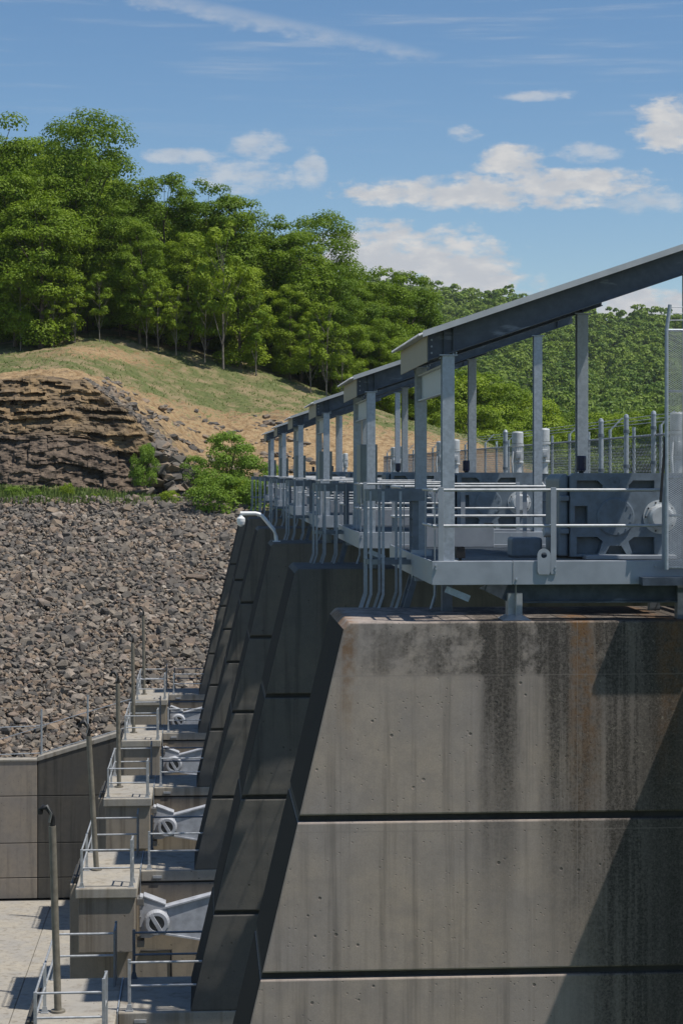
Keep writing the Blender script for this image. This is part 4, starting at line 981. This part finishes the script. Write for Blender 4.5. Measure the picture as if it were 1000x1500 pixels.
# ------------------------------------------------------------------ shrubs at the foot of the bank
def shrub_proto(seed, leafmat, n=7000):
    r = np.random.default_rng(seed); c, nn__, s, L_ = crown_points(r, 2.4, 1.45, .02, 44, n, .4, (.035, .085)); V, F = leaf_quads(c, nn__, s, r)
    root = bpy.data.objects.new('shrub', None); C.objects.link(root); np_mesh('foliage', V, F, leafmat, False, root)
    m = MB()
    for k in range(6): l = Vector(L_[k, :3]); m.tube([(l.x*.1, l.y*.1, -.2), l*.5, l], .035, 6, False, .012)
    o = m.build('stem', 'bark'); o.parent = root
    return root
sp = [shrub_proto(31, 'leaf_bush'), shrub_proto(32, 'leaf_bush'), shrub_proto(33, 'leaf_maple')]; su = [False]*3
bush = [(345, 755, 152, 2.7, 'big bright shrub next to the white gooseneck lamp'), (318, 760, 150.5, 3.4, 'bright shrub at the top right corner of the rock slope'), (304, 740, 155, 2.3, 'bright shrub right of the foot of the rock face'), (282, 712, 158, 2.2, 'bright shrub beside the leaning rock slab'),
        (375, 728, 160, 3.0, 'tall shrub just left of the farthest canopy columns'), (366, 760, 152, 3.0, 'low shrub at the left of the farthest ladder cage'), (212, 712, 154.6, 2.9, 'ivy-like shrub climbing the right end of the rock face'), (216, 682, 155.2, 1.6, 'small shrub in a cleft high on the rock face'),
        (98, 738, 153, 1.6, 'small round bush below the rock face at centre left'), (20, 740, 153, 1.3, 'small bush below the rock face near the left edge'), (52, 740, 153, 1.1, 'low bush below the vertical joints of the rock face'), (250, 745, 151.5, 1.4, 'low bush on the upper edge of the rock slope'), (335, 700, 161, 3.4, 'shrub at the foot of the bare soil slope'), (395, 760, 150, 3.2, 'shrub behind the farthest pier'), (140, 740, 152.5, .9, 'little bush above the middle of the rock slope')]
for k, (px, py, d, h, lab) in enumerate(bush):
    j = k % 3; o = sp[j] if not su[j] else copy_tree(sp[j]); su[j] = True
    p = at(px, py, d); s = h/2.4; o.location = p; wd = .62 if 'rock face' in lab and h > 1.5 and px < 230 else 1.1; o.scale = (s*wd, s*wd, s); o.rotation_euler = (0, 0, k*1.7); tag(o, lab, 'shrub', 'shrubs below the rock face')
# grass and weeds (uncountable)
r = np.random.default_rng(5); Pf = Pm[:-2]; gmask = np.clip(G_[:-2]-.3, 0, 1); gmask[10:16] *= .7
gmask[:11] *= 5; gmask = gmask.ravel(); n = 26000
pick = r.choice(len(gmask), n, p=gmask/gmask.sum()); base = Pf.reshape(-1, 3)[pick]+r.normal(size=(n, 3))*[.12, .12, 0]
low = (pick//NC) < 12
hh = np.where(low, r.uniform(.2, .75, n), r.uniform(.08, .24, n)); ww = np.where(low, .06, .05)
a = r.uniform(0, 6.283, n); u = np.stack([np.cos(a), np.sin(a), a*0], -1)*ww[:, None]; tip = base+np.stack([r.normal(size=n)*.12, r.normal(size=n)*.12, hh], -1)
V = np.stack([base-u, base+u, tip+u*.5, tip-u*.5], 1).reshape(-1, 3); V[:, 2] -= .05
o = np_mesh('grass', V, np.arange(n*4).reshape(n, 4), 'grass'); o['kind'] = 'stuff'; o['label'] = 'rough grass and weeds on the bank'; o['category'] = 'grass'

# ------------------------------------------------------------------ far wooded hill
def ridge(px): return np.interp(px, [300, 560, 610, 660, 720, 770, 830, 880, 930, 1000, 1150, 1400], [430, 432, 436, 442, 444, 452, 470, 476, 478, 482, 470, 460])
hp = np.linspace(330, 1400, 90); P3 = []
for k in range(30):
    f = k/29; d = 380+f*720; py = 720+(ridge(hp)+7-720)*f**.85
    P3.append(at_np(hp, py, d))
q_ = P3[-1].copy(); q_[:, 1] += 500; q_[:, 2] -= 60; P3.append(q_)
q_ = P3[0].copy(); q_[:, 2] = -30; P3.insert(0, q_)
P3 = np.array(P3); i3 = np.arange(P3.shape[0]*90).reshape(P3.shape[0], 90)
struct(np_mesh('far_hill', P3.reshape(-1, 3), np.stack([i3[:-1, :-1], i3[:-1, 1:], i3[1:, 1:], i3[1:, :-1]], -1).reshape(-1, 4), 'forest_floor', True))
r = np.random.default_rng(21); NT_ = 1700; VV = []; TN = []; base_c = []
for k in range(5):
    c, nn__, s, L_ = crown_points(r, 9.5, 3.6, .3, 11, 400, .5, (.34, .62)); base_c.append(leaf_quads(c, nn__, s, r)[0])
for k in range(NT_):
    px = r.uniform(480, 1150); f = r.random()**.75; d = 385+f*715; py = 720+(float(ridge(px))+7-720)*f**.85
    TN.append(np.full(len(base_c[0]), r.random()))
    p = at(px, py, d); s = r.uniform(.8, 1.75)*(.8+.35*f); a = r.uniform(0, 6.283); ca, sa = math.cos(a), math.sin(a)
    VV.append((base_c[k % 5]*s)@np.array([[ca, sa, 0], [-sa, ca, 0], [0, 0, 1]])+np.array(p)-np.array([0, 0, 2.]))
V = np.concatenate(VV); o = np_mesh('far_wood', V, np.arange(len(V)).reshape(-1, 4), 'leaf_far', False, None, {'tone': np.concatenate(TN)}); o['kind'] = 'stuff'; o['label'] = 'distant green wood covering the hill on the right'; o['category'] = 'wood'
# a dark ridge behind it
rp = np.linspace(300, 1500, 60); top_ = np.interp(rp, [300, 820, 900, 960, 1100, 1500], [520, 480, 472, 469, 455, 450])+2*np.sin(rp*.21)
A = at_np(rp, top_, 2200); B = A.copy(); B[:, 2] = -40; B[:, 1] -= 500; D_ = A.copy(); D_[:, 1] += 600; D_[:, 2] = -40
V = np.concatenate([B, A, D_]); i3 = np.arange(180).reshape(3, 60)
struct(np_mesh('far_ridge', V, np.stack([i3[:-1, :-1], i3[:-1, 1:], i3[1:, 1:], i3[1:, :-1]], -1).reshape(-1, 4), 'leaf_far', True))

# ------------------------------------------------------------------ thin summer haze over the valley
def haze_fn(t, b, o):
    t.n.remove(b); v = t.add('ShaderNodeVolumePrincipled'); v.inputs['Color'].default_value = (.86, .92, 1, 1); v.inputs['Density'].default_value = .00005
    t.l.new(v.outputs[0], o.inputs['Volume'])
material('haze_air', lambda t, b, o: haze_fn(t, b, o))
hz = MB().box(-6500, 6500, -400, 9500, -29, 160).build('haze', 'haze_air'); hz['kind'] = 'stuff'
